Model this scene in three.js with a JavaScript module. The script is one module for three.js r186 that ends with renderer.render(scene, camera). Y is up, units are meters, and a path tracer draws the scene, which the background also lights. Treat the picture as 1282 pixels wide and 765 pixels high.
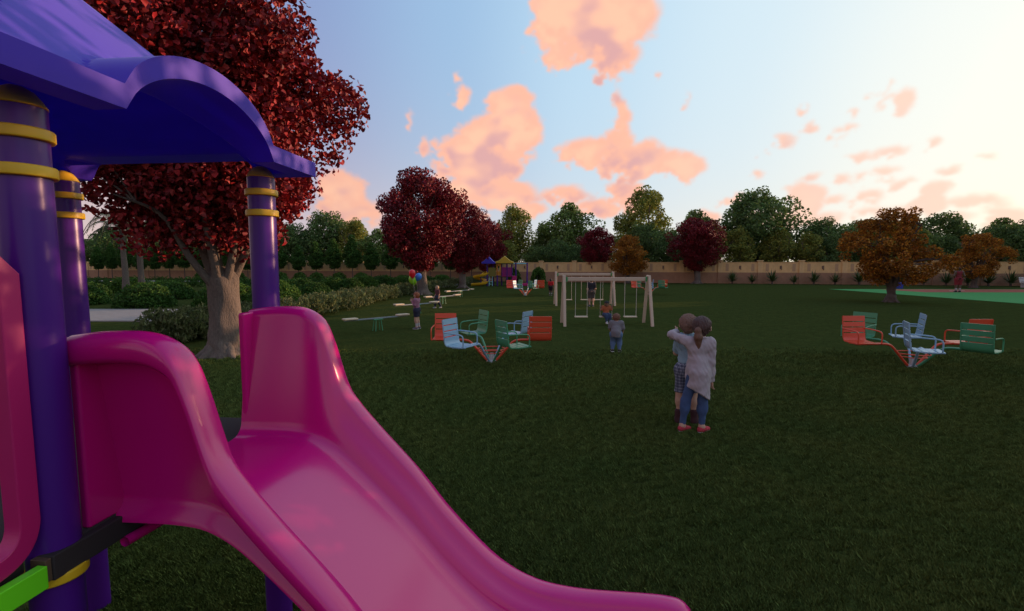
import * as THREE from 'three';
import { mergeGeometries, toCreasedNormals } from 'three/addons/utils/BufferGeometryUtils.js';
import { ImprovedNoise } from 'three/addons/math/ImprovedNoise.js';
import { RoundedBoxGeometry } from 'three/addons/geometries/RoundedBoxGeometry.js';

// ------------------------------------------------------------------ camera, sky, sun, exposure
const R = Math.PI / 180;
const scene = new THREE.Scene();
const camera = new THREE.PerspectiveCamera(65.06, 1282 / 765, 0.05, 1200);
camera.position.set(0, 2.2, 0);
camera.rotation.set(-4.906 * R, 0, 0);
const renderer = new THREE.WebGLRenderer({ antialias: true });
renderer.toneMapping = THREE.LinearToneMapping;
renderer.toneMappingExposure = 1.1;
renderer.shadowMap.enabled = true;

const SUN_AZ = 66 * R, SUN_EL = 6.6 * R;
const sunDir = new THREE.Vector3(Math.sin(SUN_AZ) * Math.cos(SUN_EL), Math.sin(SUN_EL), -Math.cos(SUN_AZ) * Math.cos(SUN_EL));
const sun = new THREE.DirectionalLight(new THREE.Color().setRGB(1, 0.56, 0.34), 5);
sun.position.copy(sunDir).multiplyScalar(140);
sun.castShadow = true; sun.shadow.mapSize.set(4096, 4096); sun.shadow.radius = 0.25;
Object.assign(sun.shadow.camera, { left: -90, right: 90, top: 90, bottom: -90, near: 1, far: 300 });
scene.add(sun, sun.target);

const N3 = new ImprovedNoise();
const noise = (x, y, z) => N3.noise(x, y, z);
const fbm = (x, y, z, o = 4) => { let a = 0.5, s = 0; for (let i = 0; i < o; i++, a *= 0.5, x *= 2.03, y *= 2.03, z *= 2.03) s += a * noise(x + i * 7.1, y + i * 3.3, z + i * 5.7); return s; };
const sm = (a, b, x) => { const t = Math.min(1, Math.max(0, (x - a) / (b - a))); return t * t * (3 - 2 * t); };
const mix = (a, b, t) => a + (b - a) * t;
function rngOf(seed) { let s = seed | 0; return () => { s = (s + 0x6d2b79f5) | 0; let t = Math.imul(s ^ (s >>> 15), 1 | s); t = (t + Math.imul(t ^ (t >>> 7), 61 | t)) ^ t; return ((t ^ (t >>> 14)) >>> 0) / 4294967296; }; }

{ // evening sky: air and clouds, by direction
  const W = 2048, H = 1024, data = new Float32Array(W * H * 4);
  // clear air by angle from the sun (degrees -> linear rgb)
  const ramp = [[0, 1.7, 1.4, 1.0], [16, 1.08, 1.0, 0.84], [26, 0.86, 0.90, 0.86], [42, 0.62, 0.77, 0.86], [58, 0.46, 0.66, 0.83], [72, 0.30, 0.48, 0.71], [88, 0.195, 0.295, 0.56], [120, 0.25, 0.28, 0.44], [180, 0.29, 0.28, 0.38]];
  const air = (g, c) => { let i = 1; while (i < ramp.length - 1 && ramp[i][0] < g) i++; const a = ramp[i - 1], b = ramp[i], t = Math.min(1, Math.max(0, (g - a[0]) / (b[0] - a[0]))); return mix(a[c + 1], b[c + 1], t * t * (3 - 2 * t) * 0.5 + t * 0.5); };
  // cloud banks: azimuth, elevation, half width, half height, in degrees
  const banks = [[9,25.3,6.3,3.4],[7.1,27.1,4.8,3.2],[8,31,6,4],[11.7,21.8,2.4,1.5],[5.4,22.5,2.1,1],[0.4,16.7,3,2.7],[-1.5,14.2,4.5,2.5],[-4.1,11.5,4.4,3.1],[-2.7,8,4.8,1.9],[12.7,15.9,0.8,2.8],[11.8,13.5,1.9,1.4],[8.7,12.6,3.4,1.5],[14.5,11.6,4.3,1.8],[18.7,10.8,2.6,1.5],[6,8.1,3.1,0.9],[1.8,6.4,2.1,0.9],[13.3,7.8,2.1,1.6],[9.7,6.4,2.4,1.1],[-19.1,7.1,2.7,2.8],[-17,5.9,1.7,1.3],[30.9,5.9,1.6,2.3],[29.9,4.6,2.8,1],[41,5.9,1.4,1.3],[31.4,13.3,0.5,0.5],[33.6,12.5,0.9,0.4],[34.6,12.8,0.6,0.4],[38.3,14.6,0.7,0.9],[36.9,16,0.5,0.3],[37.4,10.4,1,0.4],[35.5,10.1,1,0.4],[35.9,6.4,1.1,0.6],[33.2,6.3,0.9,0.4],[36.9,8.6,1.2,0.4],[19.1,17.1,0.4,0.9],[-11.9,15.7,0.3,1.1],[-10.1,13.2,0.5,1.1],[-8.8,13.3,0.5,0.8],[-5.6,18.8,0.8,0.9],[-6.1,20.5,0.4,0.4],[16.2,19.9,0.3,0.3],[28.7,12.5,1.1,0.6],[30.9,15,0.3,0.5],[44,5.4,1.4,0.6],[42.6,3.9,1.5,0.6],[44.5,8.9,0.4,0.3],[45.5,4,1.4,0.8],[34,8.4,0.7,0.3],[38.8,7.4,0.9,0.35],[42.2,8.2,0.6,0.3],[31.8,8.8,0.5,0.25],[35,14.2,0.3,0.3],[27,9.5,0.4,0.3],[24.8,7.2,0.6,0.4],[40.4,10.8,0.5,0.3],[33,4.6,1.3,0.5],[36.5,4.9,1.4,0.5],[26.5,5.2,1.0,0.5],[22.3,4.9,1.4,1],[39.1,4.8,1.7,0.6],
    [-32,9,5,2.5],[-45,20,6,3],[-60,8,8,2.5],[60,20,4,2],[70,12,5,1.2],[85,25,6,3],[-95,15,9,4],[-130,22,10,5],[160,14,12,5],[120,18,9,4],[35,48,9,5],[-40,55,10,6],[95,50,8,5],[-150,50,10,6]];
  for (let row = 0; row < H; row++) {
    const el = ((row + 0.5) / H - 0.5) * Math.PI, y = Math.sin(el), ce = Math.cos(el), e = el / R, rowBanks = banks.filter(([, be, , bh]) => Math.abs(e - be) < bh * 2.2 + 3);
    for (let col = 0; col < W; col++) {
      const ph = ((col + 0.5) / W - 0.5) * 2 * Math.PI, x = Math.cos(ph) * ce, z = Math.sin(ph) * ce;
      const g = Math.acos(Math.max(-1, Math.min(1, x * sunDir.x + y * sunDir.y + z * sunDir.z))) / R;
      const az = Math.atan2(x, -z) / R, o = (row * W + col) * 4;
      const low = Math.exp(-Math.max(0, e) / mix(7, 19, sm(60, 130, g))), warm = Math.exp(-g / 60);
      const c = [0, 1, 2].map((k) => air(g, k));
      const hz = [mix(0.78, 1.10, warm * 1.4), mix(0.51, 0.96, warm * 1.4), mix(0.43, 0.74, warm * 1.2)];
      for (let k = 0; k < 3; k++) c[k] = mix(c[k], Math.min(hz[k], 1.1), low * 0.8);
      if (e > -2) { // clouds
        let f = -1;
        const near = rowBanks.filter(([ba, , bw]) => { let da = Math.abs(az - ba); if (da > 180) da = 360 - da; return da * ce / Math.cos(0) < bw * 2.2 + 3; });
        if (near.length) {
        const wob = fbm(x * 9, y * 14, z * 9, 5), fine = fbm(x * 26 + 5, y * 34, z * 26, 5), puff = fbm(x * 70, y * 90 + 3, z * 70, 3);
        for (const [ba, be, bw, bh] of near) {
          let da = az - ba; if (da > 180) da -= 360; if (da < -180) da += 360;
          da *= ce / Math.cos(be * R);
          if (Math.abs(da) > bw * 2.2 + 3 || Math.abs(e - be) > bh * 2.2 + 3) continue;
          const ks = Math.min(1, 0.45 + Math.min(bw, bh) * 0.28), dx = da + wob * 2.6 * ks + fine * 1.1 + puff * 0.9, dy = e - be + fine * 1.8 * ks + puff * 0.7;
          const v = 1 - Math.hypot(dx / (bw * 1.14 + 0.12), dy / (bh * 1.14 + 0.12)), k = Math.min(bw, bh) + 0.25;
          f = Math.max(f, v * k);
        }
        f += fine * 0.8 + puff * 0.5;
        const a = sm(-0.16, 0.58, f) * sm(-1, 1.5, e) * mix(0.75, 1, sm(20, 55, g)) * (e < 3 ? 0.6 : 1);
        if (a > 0) {
          const core = sm(0.2, 2.0, f + fine * 2.2), up = fbm(x * 9, y * 13 + 9, z * 9, 3);
          const lit = [0.94, 0.49, 0.355], shade = [0.58, 0.34, 0.40], gold = [1.0, 0.58, 0.40], t = sm(-0.16, 0.16, up);
          for (let k = 0; k < 3; k++) {
            let cc = mix(mix(lit[k], shade[k], core * 0.65 * t), gold[k], core * (1 - t) * 0.8);
            cc = mix(cc, [0.95, 0.63, 0.49][k], sm(55, 25, g) * 0.8);
            cc *= mix(0.55, 1, Math.exp(-Math.max(0, g - 75) / 60));
            c[k] = mix(c[k], cc, a);
          }
        }
        }
      }
      if (e < 0) for (let k = 0; k < 3; k++) c[k] *= mix(1, 0.12, sm(0, -6, e));
      data[o] = c[0]; data[o + 1] = c[1]; data[o + 2] = c[2]; data[o + 3] = 1;
    }
  }
  const t = new THREE.DataTexture(data, W, H, THREE.RGBAFormat, THREE.FloatType);
  t.mapping = THREE.EquirectangularReflectionMapping; t.magFilter = THREE.LinearFilter; t.minFilter = THREE.LinearFilter; t.needsUpdate = true;
  scene.background = t; scene.environment = t;
}

// ------------------------------------------------------------------ helpers
const V = (x, y, z) => new THREE.Vector3(x, y, z);
const taken = new Map();
function numbered(name) { const n = taken.get(name) ?? 0; taken.set(name, n + 1); return n ? name + '_' + String(n).padStart(3, '0') : name; }
function tag(o, label, category, group, kind) { o.userData.label = label; o.userData.category = category; if (group) o.userData.group = group; if (kind) o.userData.kind = kind; return o; }
function thing(name, label, category, x = 0, d = 0, turn = 0, group) {   // at X to the right and d metres out
  const o = new THREE.Group(); o.name = numbered(name); o.position.set(x, 0, -d); o.rotation.y = turn; scene.add(o);
  return tag(o, label, category, group);
}
function clean(g) { const n = g.index ? g.toNonIndexed() : g; if (!n.attributes.normal) n.computeVertexNormals(); for (const k of Object.keys(n.attributes)) if (!['position', 'normal', 'uv', 'color'].includes(k)) n.deleteAttribute(k); return n; }
function join(list) {
  list = (Array.isArray(list) ? list : [list]).map(clean);
  if (list.length === 1) return list[0];
  const uv = list.every((g) => g.attributes.uv), col = list.every((g) => g.attributes.color);
  for (const g of list) { if (!uv) g.deleteAttribute('uv'); if (!col) g.deleteAttribute('color'); }
  return mergeGeometries(list);
}
function part(name, geos, m, parent) {
  const o = new THREE.Mesh(join(geos), m); o.name = parent === scene ? numbered(name) : name; o.castShadow = o.receiveShadow = true; parent.add(o); return o;
}
function share(name, geo, m, parent) { const o = new THREE.Mesh(geo, m); o.name = name; o.castShadow = o.receiveShadow = true; parent.add(o); return o; }
function struct(name, geos, m) { const o = part(name, geos, m, scene); o.userData.kind = 'structure'; return o; }
function copyOf(o, x, d, turn, s, label, sy) {
  const c = o.clone(); c.name = numbered(o.name.replace(/_\d{3}$/, '')); c.userData = { ...o.userData }; if (label) c.userData.label = label;
  c.position.set(x, o.position.y, -d); c.rotation.y = turn; c.scale.set(s, sy ?? s, s); scene.add(c); return c;
}
const box = (w, h, d, x = 0, y = 0, z = 0) => new THREE.BoxGeometry(w, h, d).translate(x, y, z);
const rbox = (w, h, d, x = 0, y = 0, z = 0, r = 0.01, s = 2) => new RoundedBoxGeometry(w, h, d, s, Math.min(r, w / 2.1, h / 2.1, d / 2.1)).translate(x, y, z);
const cyl = (r0, r1, h, x = 0, y = 0, z = 0, n = 24) => new THREE.CylinderGeometry(r1, r0, h, n).translate(x, y + h / 2, z);
const tube = (pts, r, seg = 24, n = 10, closed = false, tension = 0.5) => new THREE.TubeGeometry(new THREE.CatmullRomCurve3(pts.map((p) => Array.isArray(p) ? V(...p) : p), closed, 'catmullrom', tension), seg, r, n, closed);
function rod(a, b, r0, r1 = r0, n = 12) {
  const A = Array.isArray(a) ? V(...a) : a, B = Array.isArray(b) ? V(...b) : b, dir = B.clone().sub(A), L = dir.length();
  const g = new THREE.CylinderGeometry(r1, r0, L, n); g.translate(0, L / 2, 0); g.applyQuaternion(new THREE.Quaternion().setFromUnitVectors(V(0, 1, 0), dir.normalize())); return g.translate(A.x, A.y, A.z);
}
function beam(a, b, w, h) { // square bar from a to b
  const A = V(...a), B = V(...b), L = A.distanceTo(B), g = new RoundedBoxGeometry(w, h, L, 1, Math.min(w, h) * 0.1), m = new THREE.Matrix4().lookAt(A, B, V(0.001, 1, 0.001)).setPosition(A.clone().lerp(B, 0.5));
  return g.applyMatrix4(m);
}
function limbTube(pts, rads, n = 10, rough = 0, seed = 0) { // tapered wandering tube with its own radius at each point
  const curve = new THREE.CatmullRomCurve3(pts), S = Math.max(6, pts.length * 6), pos = [], uv = [], idx = [], fr = curve.computeFrenetFrames(S, false); let len = 0, last = null;
  for (let i = 0; i <= S; i++) {
    const t = i / S, p = curve.getPoint(t), q = t * (rads.length - 1), k = Math.min(rads.length - 2, Math.floor(q)), r = mix(rads[k], rads[k + 1], q - k);
    if (last) len += p.distanceTo(last); last = p;
    for (let j = 0; j <= n; j++) {
      const a = (j % n) / n * 2 * Math.PI, rr = r * (1 + rough * noise(Math.cos(a) * 1.6 + seed, t * 5, Math.sin(a) * 1.6 + seed));
      const d = fr.normals[i].clone().multiplyScalar(Math.cos(a) * rr).addScaledVector(fr.binormals[i], Math.sin(a) * rr).add(p);
      pos.push(d.x, d.y, d.z); uv.push(j / n * 2 * Math.PI * rads[0], len);
    }
  }
  for (let i = 0; i < S; i++) for (let j = 0; j < n; j++) { const a = i * (n + 1) + j, b = a + n + 1; idx.push(a, b, a + 1, b, b + 1, a + 1); }
  const g = new THREE.BufferGeometry(); g.setAttribute('position', new THREE.Float32BufferAttribute(pos, 3)); g.setAttribute('uv', new THREE.Float32BufferAttribute(uv, 2)); g.setIndex(idx); g.computeVertexNormals(); return g;
}

// textures: tiling value noise
function tileNoise(seed, P) { const r = rngOf(seed), v = Float32Array.from({ length: P * P }, () => r()); return (x, y) => { const i = Math.floor(x), j = Math.floor(y), a = x - i, b = y - j, s = a * a * (3 - 2 * a), t = b * b * (3 - 2 * b), w = (n) => ((n % P) + P) % P; return mix(mix(v[w(j) * P + w(i)], v[w(j) * P + w(i + 1)], s), mix(v[w(j + 1) * P + w(i)], v[w(j + 1) * P + w(i + 1)], s), t); }; }
function layered(seed, P, oct, gain = 0.5) { const L = Array.from({ length: oct }, (_, i) => tileNoise(seed + i * 17, P << i)); return (u, v) => { let s = 0, a = 1, w = 0; for (let i = 0; i < oct; i++, a *= gain) { s += a * L[i](u * (P << i), v * (P << i)); w += a; } return s / w; }; }
function texture(n, fn, srgb, rep) {
  const d = new Uint8Array(n * n * 4);
  for (let j = 0; j < n; j++) for (let i = 0; i < n; i++) { const c = fn(i / n, j / n), o = (j * n + i) * 4; for (let k = 0; k < 3; k++) d[o + k] = Math.max(0, Math.min(255, (Array.isArray(c) ? c[k] : c) * 255)); d[o + 3] = 255; }
  const t = new THREE.DataTexture(d, n, n); t.wrapS = t.wrapT = THREE.RepeatWrapping; t.magFilter = THREE.LinearFilter; t.minFilter = THREE.LinearMipmapLinearFilter; t.generateMipmaps = true; if (srgb) t.colorSpace = THREE.SRGBColorSpace; t.repeat.set(rep, rep); t.needsUpdate = true; return t;
}
const toS = (l) => l <= 0.0031308 ? 12.92 * l : 1.055 * Math.pow(l, 1 / 2.4) - 0.055;
const lin = (r, g, b) => new THREE.Color().setRGB(r, g, b);
const mat = (r, g, b, o = {}) => new THREE.MeshStandardMaterial({ color: lin(r, g, b), roughness: 0.6, ...o });
const phys = (r, g, b, o = {}) => new THREE.MeshPhysicalMaterial({ color: lin(r, g, b), roughness: 0.5, ...o });

const nA = layered(11, 16, 5, 0.6), nB = layered(41, 8, 4), nC = layered(71, 32, 4, 0.75);
const M = {};
{
  const gtx = texture(1024, (u, v) => { const a = nC(u, v), b = nB(u, v), k = mix(0.55, 1.45, a) * mix(0.85, 1.15, b); return [toS(0.044 * k * mix(0.93, 1.1, b)), toS(0.060 * k), toS(0.0165 * k)]; }, true, 1 / 1.7);
  const gbp = texture(1024, (u, v) => nC(u, v), false, 1 / 1.7);
  M.ground = new THREE.MeshPhysicalMaterial({ map: gtx, bumpMap: gbp, bumpScale: 0.03, roughness: 1, specularIntensity: 0 });
  M.concrete = new THREE.MeshPhysicalMaterial({ specularIntensity: 0.2, map: texture(512, (u, v) => { const k = mix(0.8, 1.12, nA(u, v)); return [toS(0.30 * k), toS(0.285 * k), toS(0.265 * k)]; }, true, 1 / 3), bumpMap: texture(256, (u, v) => nA(u, v), false, 1), bumpScale: 0.004, roughness: 0.9 });
  const bark = texture(512, (u, v) => { const k = mix(0.45, 1.4, nC(u * 1, v * 0.5) * 0.6 + nA(u, v) * 0.4); return [toS(0.145 * k), toS(0.120 * k), toS(0.100 * k)]; }, true, 1);
  const bbp = texture(512, (u, v) => nC(u, v * 0.5) * 0.6 + nA(u, v) * 0.4, false, 1);
  M.bark = new THREE.MeshStandardMaterial({ map: bark, bumpMap: bbp, bumpScale: 0.03, roughness: 0.95 });
  M.barkDark = new THREE.MeshStandardMaterial({ map: bark, color: lin(0.78, 0.76, 0.78), bumpMap: bbp, bumpScale: 0.03, roughness: 0.95 });
  const stucco = (r, g, b) => new THREE.MeshStandardMaterial({ map: texture(512, (u, v) => { const k = mix(0.82, 1.1, nA(u, v)) * mix(0.94, 1.05, nB(u, v)); return [toS(r * k), toS(g * k), toS(b * k)]; }, true, 1 / 4), roughness: 0.95 });
  M.cream = stucco(0.76, 0.51, 0.225); M.brown = stucco(0.37, 0.215, 0.125); M.pillar = stucco(0.77, 0.53, 0.245);
  M.wood = new THREE.MeshStandardMaterial({ map: texture(256, (u, v) => { const k = mix(0.85, 1.1, nA(u * 4 % 1, v)); return [toS(0.60 * k), toS(0.47 * k), toS(0.34 * k)]; }, true, 1), roughness: 0.7 });
  M.courtGreen = new THREE.MeshPhysicalMaterial({ specularIntensity: 0.15, map: texture(256, (u, v) => { const k = mix(0.9, 1.08, nA(u, v)); return [toS(0.055 * k), toS(0.28 * k), toS(0.08 * k)]; }, true, 1 / 5), roughness: 0.85 });
  M.courtRed = new THREE.MeshPhysicalMaterial({ specularIntensity: 0.15, map: texture(256, (u, v) => { const k = mix(0.9, 1.08, nA(u, v)); return [toS(0.33 * k), toS(0.10 * k), toS(0.07 * k)]; }, true, 1 / 5), roughness: 0.85 });
}
M.purple = phys(0.075, 0.010, 0.23, { roughness: 0.32, specularIntensity: 0.8 });
M.yellow = phys(0.78, 0.50, 0.02, { roughness: 0.4 });
M.roof = phys(0.095, 0.033, 0.66, { roughness: 0.6, specularIntensity: 0.6, transmission: 0.46, thickness: 0, side: THREE.DoubleSide });
M.pink = phys(0.60, 0.006, 0.20, { roughness: 0.19, ior: 1.58 });
M.pinkPanel = phys(0.48, 0.012, 0.14, { roughness: 0.4 });
M.lime = phys(0.16, 0.80, 0.012, { roughness: 0.5 });
M.deck = phys(0.040, 0.034, 0.034, { roughness: 0.7, specularIntensity: 0.35 });
M.deckEnd = mat(0.10, 0.06, 0.035, { roughness: 0.7 });
M.white = mat(0.78, 0.77, 0.74);
M.red = phys(0.72, 0.085, 0.035, { roughness: 0.35 });
M.blue = phys(0.27, 0.46, 0.60, { roughness: 0.35 });
M.green = phys(0.07, 0.30, 0.15, { roughness: 0.35 });
M.steel = mat(0.5, 0.5, 0.5, { roughness: 0.5, metalness: 0.3 });
M.greenBracket = mat(0.03, 0.30, 0.09);
M.rope = mat(0.55, 0.50, 0.42, { roughness: 0.9 });
M.seatWood = mat(0.66, 0.55, 0.38, { roughness: 0.7 });

// ------------------------------------------------------------------ ground, paths, court
function sheet(pts, y, hole) { // polygon of [X, d] laid flat at height y, uv in metres
  const s = new THREE.Shape(pts.map(([x, d]) => new THREE.Vector2(x, d))); if (hole) s.holes.push(new THREE.Path(hole.map(([x, d]) => new THREE.Vector2(x, d))));
  const g = new THREE.ShapeGeometry(s, 24); g.rotateX(-Math.PI / 2); g.translate(0, y, 0); return g;
}
{
  const g = new THREE.PlaneGeometry(1400, 1400); g.rotateX(-Math.PI / 2); const uv = g.attributes.uv; for (let i = 0; i < uv.count; i++) uv.setXY(i, uv.getX(i) * 1400, uv.getY(i) * 1400);
  struct('ground', g, M.ground);
  const slab = (pts, h) => { const s = new THREE.Shape(pts.map(([x, d]) => new THREE.Vector2(x, d))); const e = new THREE.ExtrudeGeometry(s, { depth: h, bevelEnabled: false }); e.rotateX(-Math.PI / 2); e.translate(0, -0.02, 0); return e; };
  struct('path', slab([[-60, 18.4], [-40, 18.6], [-11.6, 18.3], [-10.6, 20], [-10.2, 26], [-9.9, 34], [-7.2, 44], [-4.2, 58], [-5.6, 58.4], [-8.8, 45], [-11.6, 35], [-12.2, 26], [-13.4, 23.2], [-40, 23.4], [-60, 23.2]], 0.06), M.concrete);
  struct('path', slab([[-90, 65], [-52, 62.5], [-20, 60], [-8, 59], [-8, 60.6], [-20, 62], [-52, 64.6], [-90, 67]], 0.05), M.concrete);
  struct('sports_court', slab([[28.2, 42.6], [28.9, 14], [75, 14], [75, 42.6]], 0.035), M.courtGreen);
  struct('court_key', [sheet([[32.5, 37.6], [44.5, 37.4], [44.8, 41.9], [32.2, 42.1]], 0.020)], M.courtRed);
  const line = (a, b, w) => { const dx = b[0] - a[0], dd = b[1] - a[1], L = Math.hypot(dx, dd), nx = -dd / L * w, nd = dx / L * w; return sheet([[a[0] - nx, a[1] - nd], [b[0] - nx, b[1] - nd], [b[0] + nx, b[1] + nd], [a[0] + nx, a[1] + nd]], 0.024); };
  struct('court_marking', [line([44.7, 37.4], [44.9, 41.9], 0.05), line([49, 30], [52, 36], 0.05), line([36.2, 39.6], [37.4, 39.55], 0.08)], M.white);
}

// ------------------------------------------------------------------ leaves and trees
function leafCloud(spec) {
  // clumps [[x,y,z,r]], leaves per clump, size, colours, heart = six-point leaf
  const r = rngOf(spec.seed), pos = [], col = [], idx = [], nor = [];
  const tmp = V(), n = V(), u = V(), w = V(), c = V(), mid = spec.mid ?? V();
  for (const [cx, cy, cz, cr] of spec.clumps) {
    const tone = mix(0.75, 1.25, r()), cn = Math.round(spec.per * (spec.even ? 1 : (cr / spec.cr) ** 2));
    for (let k = 0; k < cn; k++) {
      const a = r() * 2 * Math.PI, z = r() * 2 - 1, q = Math.sqrt(1 - z * z), rad = cr * Math.cbrt(mix(spec.hollow ?? 0.25, 1, r()));
      tmp.set(q * Math.cos(a), z * (spec.squash ?? 0.85), q * Math.sin(a));
      c.set(cx, cy, cz).addScaledVector(tmp, rad);
      if (c.y < (spec.floor ?? 0.02)) continue;
      const s = spec.size * mix(0.65, 1.25, r());
      n.set(r() - 0.5, r() - 0.5, r() - 0.5).normalize().multiplyScalar(1.1).addScaledVector(tmp, 0.7); n.y += 0.35; n.normalize();
      u.set(r() - 0.5, r() - (spec.droop ?? 0.75), r() - 0.5); if (spec.up) u.set((r() - 0.5) * spec.up, 1, (r() - 0.5) * spec.up);
      u.addScaledVector(n, -u.dot(n)).normalize(); w.crossVectors(n, u);
      const b = pos.length / 3, f = 0.18 * s, wd = s * (spec.width ?? 0.42);
      const put = (au, aw, an) => { pos.push(c.x + u.x * au + w.x * aw + n.x * an, c.y + u.y * au + w.y * aw + n.y * an, c.z + u.z * au + w.z * aw + n.z * an); nor.push(n.x, n.y, n.z); };
      const pc = spec.colors[Math.floor(r() * spec.colors.length)], t = tone * mix(0.7, 1.3, r());
      if (spec.heart) {
        put(-0.5 * s, 0, 0); put(-0.42 * s, -wd, f); put(0.05 * s, -wd * 0.85, f); put(0.55 * s, 0, -f * 0.6); put(0.05 * s, wd * 0.85, f); put(-0.42 * s, wd, f);
        idx.push(b, b + 1, b + 2, b, b + 2, b + 3, b, b + 3, b + 4, b, b + 4, b + 5);
        for (let i = 0; i < 6; i++) col.push(pc[0] * t, pc[1] * t, pc[2] * t);
      } else {
        put(-0.5 * s, 0, 0); put(0, -wd, f); put(0.55 * s, 0, 0); put(0, wd, f); idx.push(b, b + 1, b + 2, b, b + 2, b + 3);
        for (let i = 0; i < 4; i++) col.push(pc[0] * t, pc[1] * t, pc[2] * t);
      }
    }
  }
  const g = new THREE.BufferGeometry(); g.setAttribute('position', new THREE.Float32BufferAttribute(pos, 3)); g.setAttribute('color', new THREE.Float32BufferAttribute(col, 3)); g.setIndex(idx); g.computeVertexNormals();
  return g;
}
const leafMat = (o = {}) => new THREE.MeshPhysicalMaterial({ vertexColors: true, roughness: 0.8, specularIntensity: 0.25, transmission: 0.3, thickness: 0, side: THREE.DoubleSide, ...o });
M.leaf = leafMat(); M.leafGloss = leafMat({ roughness: 0.55, specularIntensity: 0.4, transmission: 0.2 });

// A crown profile: list of [height 0..1, radius 0..1]
const profAt = (p, t) => { let i = 1; while (i < p.length - 1 && p[i][0] < t) i++; const a = p[i - 1], b = p[i]; return mix(a[1], b[1], Math.min(1, Math.max(0, (t - a[0]) / (b[0] - a[0])))); };
function crownClumps(o) { // clumps spread through a crown of profile o.prof from y0 to y1, radius rad
  const r = rngOf(o.seed), out = [];
  let guard = 0;
  while (out.length < o.count && guard++ < o.count * 40) {
    const t = r(), a = r() * 2 * Math.PI, pr = profAt(o.prof, t); if (r() > pr + 0.05) continue;
    const wob = 1 + (o.wob ?? 0.25) * 1.6 * noise(Math.cos(a) * 1.3 + o.seed, t * 2.6, Math.sin(a) * 1.3 + o.seed * 0.7), Rr = o.rad * pr * wob;
    const f = Math.pow(mix(o.inner ?? 0.25, 1, r()), 0.6), cr = o.cr * mix(0.7, 1.25, r());
    const rr = Math.max(0, Rr - cr * 0.6) * f;
    const tt = t + 0.12 * noise(Math.cos(a) * 1.7 + 9 + o.seed, 3.1, Math.sin(a) * 1.7) * (t > 0.5 ? 1 : 0.4);
    if (o.prune && t < 0.12 && rr < 0.9) continue;
    out.push([(o.cx ?? 0) + rr * Math.cos(a), mix(o.y0, o.y1 - cr * 0.8, tt), rr * Math.sin(a), cr]);
  }
  return out;
}
function buildTree(o) { // a thing > trunk, limbs, crown
  const t = thing(o.name, o.label, 'tree', o.x, o.d, o.turn ?? 0, o.group), r = rngOf(o.seed * 31 + 7);
  const clumps = o.clumps ?? crownClumps(o);
  // trunk with flare
  const fork = V(o.lean ?? 0, o.fork, 0), R0 = o.r;
  const flare = limbTube([V(0, -0.12, 0), V(0, 0.12, 0), V(0.0, 0.42, 0), V((o.lean ?? 0) * 0.5, o.fork * 0.55, 0), fork.clone(), fork.clone().add(V(0, R0 * 0.9, 0))], [R0 * 1.9, R0 * 1.42, R0 * 1.06, R0 * 0.95, R0 * 1.02, R0 * 0.5], 20, 0.32, o.seed);
  const roots = []; for (let k = 0; k < 6; k++) { const a = k / 6 * 2 * Math.PI + r(); roots.push(limbTube([V(Math.cos(a) * R0 * 0.7, 0.30, Math.sin(a) * R0 * 0.7), V(Math.cos(a) * R0 * 1.35, 0.10, Math.sin(a) * R0 * 1.35), V(Math.cos(a) * R0 * 2.5, -0.06, Math.sin(a) * R0 * 2.5)], [R0 * 0.38, R0 * 0.34, R0 * 0.1], 8, 0.3, k)); }
  part('trunk', [flare, ...roots], o.bark ?? M.bark, t);
  const K = o.limbs ?? 6, ends = [];
  for (let k = 0; k < K; k++) {
    const a = (k + 0.3 * r()) / K * 2 * Math.PI + (o.limbTurn ?? 0.4), up = o.y0 + (o.y1 - o.y0) * mix(...(o.limbUp ?? [0.45, 0.8]), r()), out = o.rad * mix(...(o.limbOut ?? [0.35, 0.72]), r());
    const e = V(Math.cos(a) * out, up, Math.sin(a) * out), m1 = fork.clone().lerp(e, 0.33).add(V(0, -0.05 * o.fork, 0)), m2 = fork.clone().lerp(e, 0.7).add(V((r() - 0.5) * 0.3, 0.2, (r() - 0.5) * 0.3));
    const pts = [fork.clone().add(V(Math.cos(a) * R0 * 0.35, -R0 * 0.8, Math.sin(a) * R0 * 0.35)), m1, m2, e], rl = R0 * mix(0.42, 0.6, r()) * (o.thin ?? 1);
    const geos = [limbTube(pts, [rl, rl * 0.72, rl * 0.45, rl * 0.12], 10, 0.2, k + o.seed)];
    ends.push({ pts, rl, geos });
  }
  const nTw = o.twigs ?? 40;
  for (let i = 0; i < Math.min(nTw, clumps.length); i++) { // boughs out to some of the clumps
    const c = clumps[i], C = V(c[0], c[1], c[2]); let best = null, bd = 1e9;
    for (const e of ends) for (const s of [0.35, 0.6, 0.85]) { const p = new THREE.CatmullRomCurve3(e.pts).getPoint(s), q = p.distanceTo(C) + Math.max(0, p.y - C.y) * 0.8; if (q < bd) { bd = q; best = { e, p, s }; } }
    const rr = best.e.rl * (1 - best.s) * 0.55 + 0.015, m = best.p.clone().lerp(C, 0.5).add(V(0, 0.08 * bd, 0));
    best.e.geos.push(limbTube([best.p, m, C], [rr, rr * 0.6, rr * 0.2], 6, 0.1, i));
  }
  for (const e of ends) part('limb', e.geos, o.bark ?? M.bark, t);
  const g = leafCloud({ clumps, per: o.per, cr: o.cr, size: o.leaf, colors: o.colors, seed: o.seed, heart: o.heart, hollow: o.hollow, squash: o.squash, width: o.width, droop: o.droop });
  const c = part('crown', g, o.leafMat ?? M.leaf, t); c.userData.kind = 'stuff';
  return t;
}
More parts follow.
